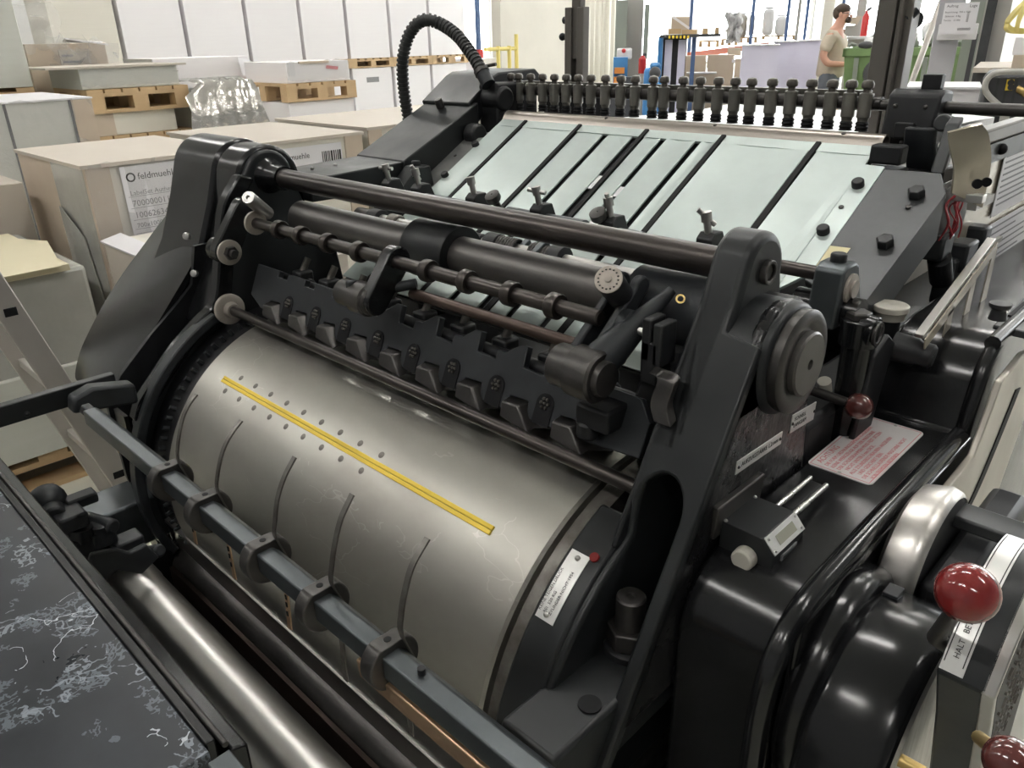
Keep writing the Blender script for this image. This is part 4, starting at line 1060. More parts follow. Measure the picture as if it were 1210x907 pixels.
# clear guard, red wiring
gq = smooth_path([px(1120, 156, -.36), px(1122, 175, -.36), px(1127, 200, -.36), px(1124, 228, -.36)], 4)
gq2 = smooth_path([px(1160, 146, -.33), px(1168, 160, -.33), px(1170, 195, -.33), px(1160, 245, -.33)], 4)
gd_ = B().grid([[a.lerp(b, k/6) for k in range(7)] for i, (a, b) in enumerate(zip(gq, gq2))]).build('bent_guard', 'perspex_tan', PRESS, solid=.003)
for u, v in ((1149, 215), (1160, 213)): B().lathe([(-.002, .007), (.002, .007), (.002, 0)], px(u, v, -.335)+V((.01, -.012, 0)), (.5, -.8, 0), 14).build('guard_hole', 'rubber', gd_)
q = B()
for k in range(9):
    a = px(1128+k*1.5, 232+random.uniform(-3, 3), -.36)
    q.tube(smooth_path([a, a+V((random.uniform(-.01, .01), -.01, -.015)), a+V((random.uniform(-.012, .012), -.012, -.04)), a+V((random.uniform(-.01, .01), -.002, -.06-random.uniform(0, .02)))], 4), .0013, 6)
q.build('red_wiring', 'cable_red', PRESS)
B().box(px(1144, 233, -.345), (.045, .02, .012)).build('terminal_cover', 'plate_alu', PRESS, bevel=.001)
q = B().lathe([(0, .055), (.006, .058), (.012, .055), (.014, .030), (.014, 0)], px(1113, 255, -.385), (1, -.15, 0), 40); q.build('pulley', 'iron_oily', PRESS)
for u, v, s in ((1130, 300, (.05, .06, .05)), (1118, 330, (.03, .05, .08)), (1150, 275, (.05, .04, .03)), (1105, 290, (.04, .05, .04))):
    B().box(px(u, v, -.38), s).build('feeder_casting', 'cast', PRESS, bevel=.005)
B().cyl(px(1110, 305, -.37), px(1112, 330, -.37), .018).build('magnet_coil', 'cast_dark', PRESS)
# dark tray top behind the hump
B().ab((-.24, 1.19, 1.128), (-.06, 1.75, 1.139)).build('housing_tray', 'plate_dark', hg, bevel=.002)
q = B().prism([(1.24, 1.138), (1.32, 1.138), (1.32, 1.142), (1.24, 1.142)], 'x', -.235, -.19); q.build('tray_well', 'rubber', hg)
B().lathe([(0, .010), (.012, .008), (.016, .012), (.020, .012), (.020, 0)], px(1178, 377, -.205), (0, 0, 1), 16).build('tray_knob', 'cast_dark', hg)
for dx in (0, .005): B().tube([(-.205+dx, 1.27, 1.155), (-.19+dx, 1.42, 1.17), (-.17+dx, 1.62, 1.20)], .0014, 8).build('tray_cord', 'sticker', hg)

# ------------------------------------------------------------------ THE HALL
fm = mat('concrete_floor', (.50, .49, .42), .32, 0, var=.6, vscale=1.6, col2=(.40, .40, .345), rvar=.2, bump=.02, bscale=30)
mat('wall_white', (.78, .78, .76), .7, 0, var=.2, vscale=1)
mat('wall_concrete', (.60, .57, .50), .6, 0, var=.5, vscale=1.2, col2=(.50, .48, .42))
mat('wall_grey', (.26, .26, .26), .7, 0, var=.5, vscale=1, col2=(.18, .18, .19))
mat('ceiling_grey', (.55, .55, .54), .8)
mat('carton', (.56, .47, .37), .62, 0, var=.4, vscale=5, col2=(.48, .40, .31))
mat('carton_pale', (.55, .50, .435), .6, 0, var=.4, vscale=4, col2=(.50, .45, .385))
mat('sheet_white', (.88, .86, .87), .5, 0, var=.4, vscale=40, col2=(.84, .81, .83), stretch=(.05, .05, 1))
mat('sheet_cream', (.74, .71, .63), .5, 0, var=.4, vscale=40, col2=(.68, .65, .57), stretch=(.05, .05, 1))
mat('sheet_green', (.62, .63, .57), .45, 0, var=.4, vscale=30, col2=(.55, .56, .5), stretch=(.1, .1, 1))
mat('sheet_yellow', (.66, .60, .42), .55, 0, var=.3, vscale=4, col2=(.60, .55, .38))
mat('sheet_lilac', (.70, .68, .82), .45, 0, var=.3, vscale=40, col2=(.64, .62, .77), stretch=(.05, .05, 1))
mat('wood', (.58, .41, .23), .6, 0, var=.6, vscale=9, col2=(.48, .33, .18), stretch=(1, .2, 1))
mat('label_white', (.78, .77, .79), .5)
mat('foil', (.62, .60, .56), .18, .75, bump=.9, bscale=9, var=.5, vscale=7, col2=(.45, .43, .40))
mat('grey_film', (.50, .50, .46), .18, .1, var=.6, vscale=4, col2=(.38, .38, .35), bump=.3, bscale=7)
mat('rack_blue', (.09, .15, .30), .4, .2)
mat('machine_blue', (.06, .23, .52), .35, .1)
mat('orange', (.75, .28, .06), .4)
mat('rack_orange', (.70, .19, .10), .45)
mat('machine_green', (.28, .31, .27), .45, .2)
mat('machine_grey', (.42, .41, .38), .45, .1)
mat('stand_grey', (.42, .42, .44), .35, .1)
mat('dark_grey', (.06, .06, .065), .45)
mat('bin_green', (.16, .25, .10), .38, 0, var=.3, vscale=5)
mat('alu', (.46, .43, .39), .4, .35, var=.4, vscale=20, col2=(.42, .40, .38), stretch=(1, 1, .1))
mat('skin', (.62, .34, .25), .5)
mat('hair', (.06, .038, .025), .6)
mat('shirt', (.50, .43, .34), .8, 0, var=.3, vscale=8)
mat('trousers', (.11, .12, .14), .8)
mat('red_paint', (.55, .03, .03), .35)
mat('chain_yellow', (.70, .58, .18), .45)
mat('bag_white', (.80, .80, .80), .35, 0, bump=.4, bscale=8)
mat('tape_blue', (.10, .24, .48), .5)
fl_ = bpy.data.materials.new('clear_film'); fl_.use_nodes = True
nt = fl_.node_tree; bs = nt.nodes['Principled BSDF']
bs.inputs['Base Color'].default_value = (.9, .9, .9, 1); bs.inputs['Roughness'].default_value = .12; bs.inputs['Alpha'].default_value = .22
nz = nt.nodes.new('ShaderNodeTexNoise'); nz.inputs['Scale'].default_value = 9; nz.inputs['Detail'].default_value = 4; nz.inputs['Distortion'].default_value = 1.5
bp2 = nt.nodes.new('ShaderNodeBump'); bp2.inputs['Strength'].default_value = .8; bp2.inputs['Distance'].default_value = .03
nt.links.new(nz.outputs['Fac'], bp2.inputs['Height']); nt.links.new(bp2.outputs['Normal'], bs.inputs['Normal'])
MATS['clear_film'] = fl_
emit('lamp_tube', (1, .98, .95), 26.)
emit('daylight', (.95, .98, 1.), 3.5)


def struct(name, q, mt, **k): return tag(q.build(name, mt, None, **k), kind='structure')



struct('floor', B().ab((-17, -7, -.05), (9, 27, 0)), 'concrete_floor')
struct('wall_left', B().ab((-16.2, -7, 0), (-16, 27, 7)), 'wall_white')
struct('wall_back', B().ab((-16, 24, 0), (9, 24.2, 7)), 'wall_white')
struct('wall_right', B().ab((8.5, -7, 0), (8.7, 24, 7)), 'wall_grey')
struct('wall_front', B().ab((-16, -7, 0), (8.5, -6.8, 7)), 'wall_grey')
struct('ceiling', B().ab((-16.2, -7, 6.6), (9, 27, 6.8)), 'ceiling_grey')
k = 0
for (a, b) in ((12.6, 15.4), (16.6, 19.6), (20.4, 23.4)):
    k += 1
    wn = struct('window_%d' % k, B().ab((-15.99, a, .6), (-15.95, b, 5.2)), 'daylight')
    q = B()
    for y in (a, (a+b)/2, b): q.ab((-15.96, y-.04, .6), (-15.88, y+.04, 5.2))
    for z in (.6, 2.9, 5.2): q.ab((-15.96, a, z-.04), (-15.88, b, z+.04))
    q.build('window_frame', 'machine_grey', wn)
for (a, b) in ((-15, -11.2), (-10.4, -6.6), (-5.6, -1.8), (-1, 3), (4, 8)):  # last window is an unseen addition that brightens the housing ridge
    k += 1
    wn = struct('window_%d' % k, B().ab((a, 23.95, .6), (b, 23.99, 5.2)), 'daylight')
    q = B()
    for x in (a, (a+b)/2, b): q.ab((x-.04, 23.88, .6), (x+.04, 23.96, 5.2))
    for z in (.6, 2.9, 5.2): q.ab((a, 23.88, z-.04), (b, 23.96, z+.04))
    q.build('window_frame', 'machine_grey', wn)
# ceiling lamps: long twin-tube fittings
l0 = None
for ix, x in enumerate((-11, -6.5, -2.0, 2.5)):
    for iy, y in enumerate((-3, 2.5, 8, 14)):
        if l0 is None:
            l0 = thing('ceiling_lamp', (x, y, 5.9), 'long twin-tube lamp fitting hanging under the hall ceiling', 'lamp', 'lamps under the hall ceiling')
            B().prism([(y-.14, 6.0), (y+.14, 6.0), (y+.06, 6.06), (y-.06, 6.06)], 'x', x-1.2, x+1.2).build('lamp_housing', 'wall_white', l0)
            for dy in (-.07, .07): B().cyl((x-1.15, y+dy, 5.975), (x+1.15, y+dy, 5.975), .028, n=12).build('lamp_tube', 'lamp_tube', l0)
            B().cyl((x-.8, y, 6.06), (x-.8, y, 6.6), .008).build('lamp_hanger', 'steel', l0); B().cyl((x+.8, y, 6.06), (x+.8, y, 6.6), .008).build('lamp_hanger', 'steel', l0)
            lx, ly = x, y
        else: dup(l0, (x-lx, y-ly, 0))

# ------------------------------------------------------------------ pallets and stacks
P_PROTO = []


def pallet(x0, y0, z0, label, wx=.8, wy=1.2, group=None):
    """wooden pallet with its near corner at (x0, y0): boards along x, runners along y"""
    t = thing('wooden_pallet', (x0-wx/2, y0+wy/2, z0), label, 'pallet', group)
    q = B()
    for i in range(6): q.ab((x0-wx, y0+i*(wy-.10)/5, z0+.122), (x0, y0+i*(wy-.10)/5+.10, z0+.144))
    q.build('deck', 'wood', t)
    for i in range(3):
        xx = x0-wx+i*(wx-.10)/2
        q = B(); q.ab((xx, y0, z0+.10), (xx+.10, y0+wy, z0+.122)); q.ab((xx, y0, z0), (xx+.10, y0+wy, z0+.022))
        for j in range(3): q.ab((xx, y0+j*(wy-.10)/2, z0+.022), (xx+.10, y0+j*(wy-.10)/2+.10, z0+.10))
        q.build('runner', 'wood', t)
    return t


def stack(name, cat, label, a, b, mt, group=None, bevel=.004, jitter=0.):
    """pile of sheets or a carton between two corners, origin at the base"""
    a, b = V(a), V(b)
    t = thing(name, ((a.x+b.x)/2, (a.y+b.y)/2, a.z), label, cat, group)
    B().ab(a, b).build({'paper_stack': 'sheet_pile', 'carton': 'carton_body', 'wrapped_stack': 'wrapped_pile'}.get(name, 'pile'), mt, t, bevel=bevel)
    return t, a, b


def film(t, a, b, name='plastic_film', side='x'):
    """loose clear film hung over the +x face and a bit of the top"""
    rows = []
    n = 14
    for i in range(8):
        z = b.z+.006-(b.z-a.z)*i/7*.95
        rows.append([V((b.x+.006+.014*random.random(), a.y+(b.y-a.y)*j/n, z+random.uniform(-.012, .012))) for j in range(n+1)])
    B().grid(rows).build(name, 'clear_film', t, sharp=180)


def barcode(parent, o, w, h, n=18):
    q = B(); y = 0
    while y < w:
        d = random.choice((.004, .006, .009)); q.ab((o[0], o[1]+y, o[2]), (o[0]+.001, o[1]+y+d, o[2]+h)); y += d+random.choice((.004, .006))
    q.build('barcode', 'ink_black', parent)


def paper_label(t, x, y0, z1, w, h, head, lines, code=True):
    lb = B().ab((x, y0, z1-h), (x+.002, y0+w, z1)).build('paper_label', 'label_white', t)
    if head: 
        B().ring((x+.003, y0+.035, z1-.042), (1, 0, 0), .018, .012, .001, 24).build('label_mark', 'ink_black', lb)
        text(head, 'label_lettering', .036, (x+.0026, y0+.062, z1-.053), (0, 1, 0), (0, 0, 1), 'ink_black', lb, depth=.0002)
    if code: barcode(lb, (x+.002, y0+w*.72, z1-h*.30 if lines else z1-h*.8), w*.24, h*.22 if lines else h*.55)
    z = z1-.085
    for s, sz in lines:
        if s: text(s, 'label_lettering', sz, (x+.0026, y0+.02, z-sz), (0, 1, 0), (0, 0, 1), 'ink_grey', lb, depth=.0002)
        z -= sz*1.35
        B().ab((x+.002, y0+.012, z+sz*.12), (x+.0026, y0+w-.012, z+sz*.12+.0016)).build('label_rule', 'ink_grey', lb)
    return lb


# near carton with the big label
pallet(-3.25, 1.0, 0, 'wooden pallet under the big labelled carton stack beside the press', wy=.62)
t, a, b = stack('carton', 'carton', 'big film-wrapped carton stack with a large white label, behind the black press hood', (-4.05, 1.0, .146), (-3.25, 1.60, 1.10), 'sheet_cream')
B().ab((-4.055, .995, .15), (-3.60, 1.004, 1.098)).build('corner_board', 'carton', t)
B().ab((-3.60, .99, .15), (-3.243, 1.0, 1.098)).build('corner_board', 'grey_film', t)
B().ab((-3.252, .992, .15), (-3.242, 1.09, 1.098)).build('corner_board', 'carton', t)
B().ab((-4.06, .985, 1.098), (-3.235, 1.61, 1.112)).build('cover_sheet', 'carton_pale', t)
film(t, a, b)
paper_label(t, -3.241, 1.125, 1.09, .46, .34, 'feldmuehle', [('LabelSet Authentic', .026), ('7000000114772', .034), ('10062634 .001', .034), ('700x1000 mm', .026), ('', .012), ('694 kg', .034)])
q = B(); q.grid([[V((-3.60+.22*u+.10*v*u, .984-.01*math.sin(PI*u), .92-.40*v-.10*u*u)) for u in [i/6 for i in range(7)]] for v in [i/6 for i in range(7)]]); q.build('torn_film', 'grey_film', t, solid=.004)
# cartons behind the drive hood with labels
pallet(-3.30, 1.72, 0, 'wooden pallet under the labelled carton stack behind the press hood', wy=.58)
pallet(-3.30, 2.34, 0, 'wooden pallet under the carton stack by the black chain cover', wy=1.2)
t, a, b = stack('carton', 'carton', 'pale carton stack with a barcode label, seen right above the press hood', (-4.15, 1.72, .146), (-3.30, 2.30, 1.10), 'sheet_cream')
B().ab((-4.16, 1.71, 1.098), (-3.29, 2.31, 1.112)).build('cover_sheet', 'carton_pale', t); B().ab((-3.301, 2.20, .15), (-3.292, 2.30, 1.098)).build('corner_board', 'carton', t)
paper_label(t, -3.299, 1.78, 1.075, .40, .13, 'feldmuehle', [], True)
t, a, b = stack('carton', 'carton', 'pale carton stack half hidden by the sloping black chain cover', (-4.15, 2.34, .146), (-3.30, 3.5, 1.115), 'sheet_cream')
B().ab((-4.16, 2.33, 1.113), (-3.29, 3.51, 1.127)).build('cover_sheet', 'carton_pale', t); B().ab((-3.301, 2.34, .15), (-3.292, 2.42, 1.113)).build('corner_board', 'carton', t)
B().ring((-3.291, 2.50, 1.045), (1, 0, 0), .018, .012, .002, 24).build('label_mark', 'ink_black', t)
# low open carton in front of it
t, a, b = stack('carton', 'carton', 'low open carton with white flaps standing before the big labelled carton', (-3.15, .98, .0), (-2.30, 1.50, .84), 'carton_pale')
B().plate([(-3.16, .97, .845), (-2.30, .97, .845), (-2.30, 1.03, .862), (-3.16, 1.05, .862)], .008).build('carton_flap', 'label_white', t)
B().ab((-3.14, 1.03, .838), (-2.31, 1.49, .846)).build('paper_fill', 'sheet_cream', t)
# wrapped stack at far left
pallet(-3.02, -.30, .0, 'wooden pallet on the floor behind the aluminium ladder', wy=1.15)
t, a, b = stack('wrapped_stack', 'paper stack', 'grey film-wrapped stack with loose yellowish sheets on top, behind the ladder', (-3.80, -.30, .146), (-3.02, .86, .80), 'grey_film', bevel=.015)
B().ab((-3.72, -.28, .80), (-2.99, .80, .822)).build('top_sheet', 'sheet_yellow', t)
B().plate([(-3.6, -.2, .826), (-2.98, -.25, .823), (-2.97, .77, .825), (-3.3, .83, .85), (-3.62, .70, .845)], .004).build('top_sheet', 'sheet_yellow', t)
B().ab((-3.03, .25, .15), (-3.0, .862, .46)).build('film_skirt', 'sheet_green', t, bevel=.006)
pallet(-3.83, .22, 0, 'wooden pallet under the flat carton with a blue folded print', wx=.74, wy=.7)
t, a, b = stack('carton', 'carton', 'flat pale carton with a folded blue print on top at the left edge', (-4.58, .22, .146), (-3.83, .93, 1.0), 'carton_pale')
t2 = thing('folded_print', (-3.85, .70, 1.0), 'folded white and blue print lying on the flat pale carton', 'print')
B().plate([(-4.1, .45, 1.012), (-3.76, .45, 1.012), (-3.76, .74, 1.012), (-4.0, .80, 1.012)], .012).build('print_sheet', 'label_white', t2)
B().plate([(-4.0, .50, 1.0145), (-3.80, .50, 1.0145), (-3.80, .64, 1.0145), (-3.93, .70, 1.0145)], .002).build('print_field', 'tape_blue', t2)
# H: cream stack with dark corner straps
pallet(-4.6, .60, 0, 'wooden pallet under the cream stack with dark corner lines', wy=.93)
t, a, b = stack('wrapped_stack', 'paper stack', 'cream film-wrapped stack with dark corner lines and a brown end board', (-5.4, .60, .146), (-4.6, 1.53, 1.27), 'sheet_green')
for y in (1.12, 1.42): B().ab((-4.602, y, .15), (-4.594, y+.012, 1.268)).build('strap', 'dark_grey', t)
B().ab((-4.602, 1.432, .15), (-4.590, 1.532, 1.268)).build('corner_board', 'carton', t); film(t, a, b)
B().ab((-5.41, .59, 1.27), (-4.59, 1.54, 1.278)).build('cover_sheet', 'label_white', t)
# G: upper left stack on a pallet
pallet(-5.75, .40, 1.15, 'wooden pallet high up at the left edge under a tall white stack')
t, a, b = stack('paper_stack', 'paper stack', 'tall pale stack cut off by the left edge of the picture, upper corner', (-6.55, .40, 1.296), (-5.75, 1.60, 2.5), 'sheet_green')
pallet(-5.75, .40, 0, 'lower wooden pallet at the left wall under the pale stacks')
stack('paper_stack', 'paper stack', 'pale stack under the high pallet, behind the cream stack with dark corners', (-6.55, .40, .146), (-5.75, 1.56, 1.148), 'sheet_green')
# I: carton with a plastic bag
t, a, b = stack('carton', 'carton', 'brown carton with a crumpled clear bag over its open top', (-7.0, 1.76, .0), (-6.3, 2.28, 1.54), 'carton')
B().ab((-6.302, 1.96, 1.22), (-6.296, 2.16, 1.50)).build('printed_sheet', 'carton_pale', t)
q = B()
for kk in range(6): q.ab((-6.296, 1.975, 1.455-kk*.04), (-6.294, 2.05+.09*((kk*7) % 3)/2, 1.468-kk*.04))
q.build('sheet_print', 'ink_grey', t)
random.seed(3)
for (y0_, y1_, z0_, z1_) in ((1.72, 2.0, 1.50, 1.78), (1.9, 2.15, 1.36, 1.58), (2.14, 2.36, 1.22, 1.56)):
    B().grid([[V((-6.27+random.uniform(-.05, .05), y0_+(y1_-y0_)*i/6+random.uniform(-.03, .03), z0_+(z1_-z0_)*j/6+random.uniform(-.03, .03))) for i in range(7)] for j in range(7)]).build('plastic_bag', 'clear_film', t, sharp=180)
B().plate([(-6.6, 2.1, 1.56), (-6.29, 2.02, 1.575), (-6.29, 2.30, 1.53), (-6.6, 2.36, 1.55)], .01).build('carton_flap', 'label_white', t)
# J: two pallets of sheets one on the other
yj0, yj1 = 1.86, 2.49
for z0, z1, l1, l2 in ((.70, .98, '', ''), (.0, 0, '', '')):
    pass
stack('paper_stack', 'paper stack', 'low cream stack under the two wooden pallets, behind the labelled cartons', (-6.22, yj0, .0), (-5.6, yj1, .83), 'sheet_cream')
pallet(-5.58, yj0-.02, .835, 'lower of two wooden pallets stacked at the left, a cream pile above', wx=.62, wy=.66)
t, a, b = stack('paper_stack', 'paper stack', 'cream pile between the two stacked wooden pallets', (-6.22, yj0, .98), (-5.6, yj1-.10, 1.118), 'sheet_cream')
B().ab((-5.602, yj0, .98), (-5.595, yj0+.12, 1.118)).build('corner_board', 'carton', t)
pallet(-5.57, yj0-.02, 1.12, 'upper of two wooden pallets stacked at the left, greenish sheets on it', wx=.62, wy=.66)
t, a, b = stack('paper_stack', 'paper stack', 'greenish sheet pile with a wide cream top board on the upper pallet', (-6.17, yj0-.03, 1.266), (-5.6, yj1-.03, 1.39), 'sheet_green')
B().ab((-6.19, yj0-.22, 1.39), (-5.58, yj1+.03, 1.402)).build('top_board', 'carton_pale', t); film(t, a, b)
# K: foil-wrapped pack
t = thing('foil_pack', (-5.8, 2.70, 0), 'silvery foil-wrapped crumpled pack between the two pallet stacks', 'pack')
random.seed(11)
n = 22; rows = []
prof = [(0, 0), (0, .3), (0, .6), (0, .85), (.01, 1.0), (.03, 1.1), (.06, 1.2), (.12, 1.27), (.22, 1.29), (.5, 1.28), (.8, 1.27)]
for dx, z in prof:
    rows.append([V((-5.4-dx+random.uniform(-.012, .012), (2.40 if dx < .1 else 2.52)+(.58 if dx < .1 else .46)*i/n+random.uniform(-.008, .008)+(.04*(i/n-.5)*-1 if z > 1 else 0), z+random.uniform(-.014, .014))) for i in range(n+1)])
B().grid(rows).build('foil_front', 'foil', t, sharp=180)
B().ab((-6.2, 2.52, 0), (-5.56, 2.95, 1.21)).build('pack_body', 'sheet_green', t)
# L
t, a, b = stack('carton', 'carton', 'white carton with grey end behind the foil-wrapped pack', (-7.6, 2.88, 0), (-7.0, 3.74, 1.41), 'sheet_white')
B().ab((-7.6, 2.872, 0), (-7.0, 2.88, 1.409)).build('end_panel', 'machine_grey', t)
t3 = thing('torn_sheet', (-6.97, 3.74, 1.25), 'torn white sheet hanging off the white carton beside the foil pack', 'sheet')
B().grid([[V((-6.96+.05*j/3, 3.62+.16*i/4, 1.40-.05*j-.06*(i/4)**2)) for i in range(5)] for j in range(4)]).build('sheet', 'label_white', t3, solid=.003)
# M
stack('carton', 'carton', 'lower white carton under the pallet, beside the foil pack', (-6.9, 3.62, 0), (-6.2, 4.28, 1.045), 'sheet_white')
pallet(-6.17, 3.60, 1.05, 'wooden pallet between the two white cartons beside the foil pack', wy=.70)
t, a, b = stack('carton', 'carton', 'upper white carton with tape and red print on the pallet beside the foil pack', (-6.9, 3.64, 1.196), (-6.2, 4.26, 1.36), 'sheet_white')
B().ab((-6.201, 3.66, 1.25), (-6.196, 3.72, 1.358)).build('tape_piece', 'label_white', t); B().ab((-6.201, 3.76, 1.345), (-6.18, 4.05, 1.362)).build('board_piece', 'carton', t)
B().plate([(-6.193, 4.02, 1.30), (-6.193, 4.14, 1.285), (-6.193, 4.15, 1.31), (-6.193, 4.03, 1.325)], .001).build('red_print', 'ink_red', t); film(t, a, b)
# N: the long row of white stacks, two tiers
names_ = ['leftmost', 'second from the left', 'third from the left', 'fourth from the left', 'fifth from the left', 'sixth from the left', 'seventh from the left', 'eighth from the left', 'rightmost']
ys = [3.47, 4.385, 5.27, 6.2, 7.10, 7.94, 8.80, 9.66, 10.54]
pp = None
for k, (y0_, y1_) in enumerate(zip(ys, ys[1:])):
    lab = names_[k] if k < 7 else 'rightmost'
    mt_ = 'sheet_cream' if k == 0 else 'sheet_white'
    stack('paper_stack', 'paper stack', 'tall white upper stack in the far row, %s' % lab, (-12.3, y0_+.03+(.06 if k == 0 else 0), 1.235), (-11.5, y1_-.03, 2.55), mt_)
    t, a, b = stack('paper_stack', 'paper stack', 'white lower stack in the far row under the pallet tier, %s' % lab, (-12.3, y0_+.03, .146), (-11.5, y1_-.03, 1.085), mt_)
    if k in (5,): B().ab((-11.499, y0_+.30, .86), (-11.496, y0_+.55, .94)).build('printed_label', 'ink_grey', t)
    if pp is None:
        pp = pallet(-11.48, y0_+.03, 1.09, 'wooden pallet between two white stacks in the far row, %s' % lab, wy=y1_-y0_-.06); yp = y0_; pl0 = pallet(-11.48, y0_+.03, 0, 'wooden pallet on the floor under the far white row, %s' % lab, wy=y1_-y0_-.06)
    else:
        dup(pp, (0, y0_-yp, 0), label='wooden pallet between two white stacks in the far row, %s' % lab)
        dup(pl0, (0, y0_-yp, 0), label='wooden pallet on the floor under the far white row, %s' % lab)
# further white box right of the row
stack('carton', 'carton', 'low white carton right of the far white row, beside yellow rails', (-12.2, 10.75, 0), (-11.6, 11.4, 1.14), 'sheet_white')
q = B()
r1 = thing('yellow_rail', (-11.4, 11.6, 0), 'mustard yellow guard rail in front of the concrete wall', 'rail')
for y in (11.25, 11.55, 11.75): B().cyl((-11.4, y, 0), (-11.4, y, 1.55 if y > 11.6 else 1.35), .04, n=12).build('rail_post', 'chain_yellow', r1)
B().cyl((-11.4, 10.9, 1.30), (-11.4, 11.75, 1.30), .035, n=12).build('rail_bar', 'chain_yellow', r1)
# rack post
rp_ = thing('rack_upright', (-12.6, 11.2, 0), 'dark blue perforated rack upright beside the bright window', 'rack')
c = px(566, 40, -12.6)
q = B(); q.ab((-12.65, c.y-.05, 0), (-12.6, c.y+.05, 5)); [q.ab((-12.601, c.y-.06, .2+i*.12), (-12.56, c.y-.03, .25+i*.12)) for i in range(36)]; q.build('upright', 'rack_blue', rp_); B().ab((-12.65, c.y-.06, 0), (-12.55, c.y+.06, 1.28)).build('post_guard', 'red_paint', rp_)
# concrete wall piece with a pale strip curtain
struct('wall_partition', B().ab((-12.25, 11.93, 0), (-12.0, 14.45, 6.6)), 'wall_concrete')
cu = []
for i in range(41):
    y = 14.3+1.25*i/40; cu.append(V((-11.9+.05*math.sin(i*1.1)+.02*math.sin(i*2.7), y, 0)))
cur = thing('strip_curtain', (-11.9, 14.9, 0), 'pale beige strip curtain hanging beside the concrete wall', 'curtain')
B().grid([[p+V((0, 0, z)) for p in cu] for z in (0.0, 1.5, 3, 6.5)]).build('curtain_fabric', 'sheet_cream', cur, solid=.02, sharp=180)
B().cyl((-11.9, 14.2, 6.5), (-11.9, 15.6, 6.5), .03).build('curtain_rod', 'alu', cur)


# helper for far things: a box standing on given view bearings
def fbox(q, u0, u1, v0, v1, D, depth=.5, z=None):
    """box whose front is square to the line of sight at ground distance D"""
    c0, c1 = far(u0, v0, D), far(u1, v0, D); lo = far((u0+u1)/2, v1, D).z if z is None else z
    top = far((u0+u1)/2, v0, D).z
    r = V((c1.x-c0.x, c1.y-c0.y, 0)); w = r.length; r.normalize(); bk = V((-r.y, r.x, 0))
    if bk.dot(V((c0.x, c0.y, 0))) < 0: bk = -bk
    m_ = (V((c0.x, c0.y, 0))+V((c1.x, c1.y, 0)))/2+bk*depth/2; m_.z = (top+lo)/2
    q.box(m_, (w, depth, max(top-lo, .01)), Matrix((r, bk, V((0, 0, 1)))).transposed()); return q


def ft(name, cat, label, u, D, group=None):
    c = far(u, 60, D); return thing(name, (c.x, c.y, 0), label, cat, group)


t = ft('machine_column', 'machine', 'grey-green machine column with a white control box behind the strip curtain', 745, 12.5)
fbox(B(), 728, 742, 0, 95, 12.5, .5, 0).build('column', 'machine_green', t); fbox(B(), 742, 762, -20, 95, 12.8, .6, 0).build('column', 'machine_grey', t); fbox(B(), 762, 768, 5, 70, 12.6, .3).build('column_edge', 'machine_green', t)
fbox(B(), 729, 747, 57, 70, 11.9, .2).build('control_box', 'label_white', t, bevel=.02); B().ball(far(737, 60, 11.85), .03, n=10).build('red_button', 'red_paint', t)
fbox(B(), 734, 737, 70, 95, 12.2, .1, 0).build('box_post', 'machine_grey', t)
t = ft('work_table', 'table', 'blue and orange workshop table below the white control box', 732, 11.5)
fbox(B(), 725, 742, 68, 100, 11.1, .3, 0).build('table_body', 'machine_blue', t); fbox(B(), 726, 738, 80, 87, 11.0, .1).build('orange_bin', 'orange', t); fbox(B(), 725, 732, 91, 98, 11.0, .1).build('orange_bin', 'orange', t)
fbox(B(), 733, 752, 91, 98, 10.7, .2, 0).build('dark_base', 'dark_grey', t)
t = ft('fire_extinguisher', 'extinguisher', 'small red extinguisher beside the machine column', 758, 12.2)
c = far(759, 76, 12.2); B().lathe([(-.12, 0), (-.12, .055), (.07, .055), (.1, .03), (.12, .02), (.12, 0)], c, (0, 0, 1), 16).build('bottle', 'red_paint', t); B().cyl(c+V((0, 0, .12)), c+V((.03, .03, .14)), .02).build('valve', 'dark_grey', t); B().cyl((c.x, c.y, 0), (c.x, c.y, c.z-.1), .03).build('stand', 'machine_grey', t)
t = ft('blue_machine', 'machine', 'small blue machine left of the lifting table', 770, 11.2)
fbox(B(), 761, 779, 80, 100, 10.2, .3, 0).build('body', 'machine_blue', t, bevel=.05); fbox(B(), 768, 781, 74, 82, 10.2, .25).build('head', 'machine_blue', t, bevel=.05); B().ball(far(774, 86, 10.15), .07, n=14).build('dial', 'dark_grey', t)
t = ft('lifting_table', 'lift', 'tall lifting table with hazard-striped edge carrying a carton', 815, 11)
fbox(B(), 780, 852, 40.5, 44, 10.8, .9).build('platform', 'dark_grey', t)
fbox(B(), 778, 784, 43, 100, 10.9, .3, 0).build('mast', 'machine_blue', t); fbox(B(), 784, 812, 44, 100, 11.1, .3, 0).build('mast', 'dark_grey', t); fbox(B(), 786, 795, 47, 100, 10.95, .12, 0).build('wrapped_post', 'sheet_lilac', t); fbox(B(), 802, 811, 47, 100, 10.95, .12, 0).build('wrapped_post', 'sheet_lilac', t)
for i in range(6): fbox(B(), 790+i*4.4, 792.4+i*4.4, 42, 45.5, 10.75, .03).build('hazard_stripe', 'yellow', t)
fbox(B(), 818, 823, 44, 100, 10.9, .12, 0).build('mast', 'rack_blue', t)
t = ft('carton', 'carton', 'brown carton with white tape on the lifting table', 803, 10.9)
fbox(B(), 794, 815, 20, 40, 11.3, .3).build('carton_body', 'carton', t); B().plate([far(u, v, 11.28) for u, v in ((794, 21), (797, 19.5), (815, 32), (814, 35))], .005).build('tape_strip', 'label_white', t)
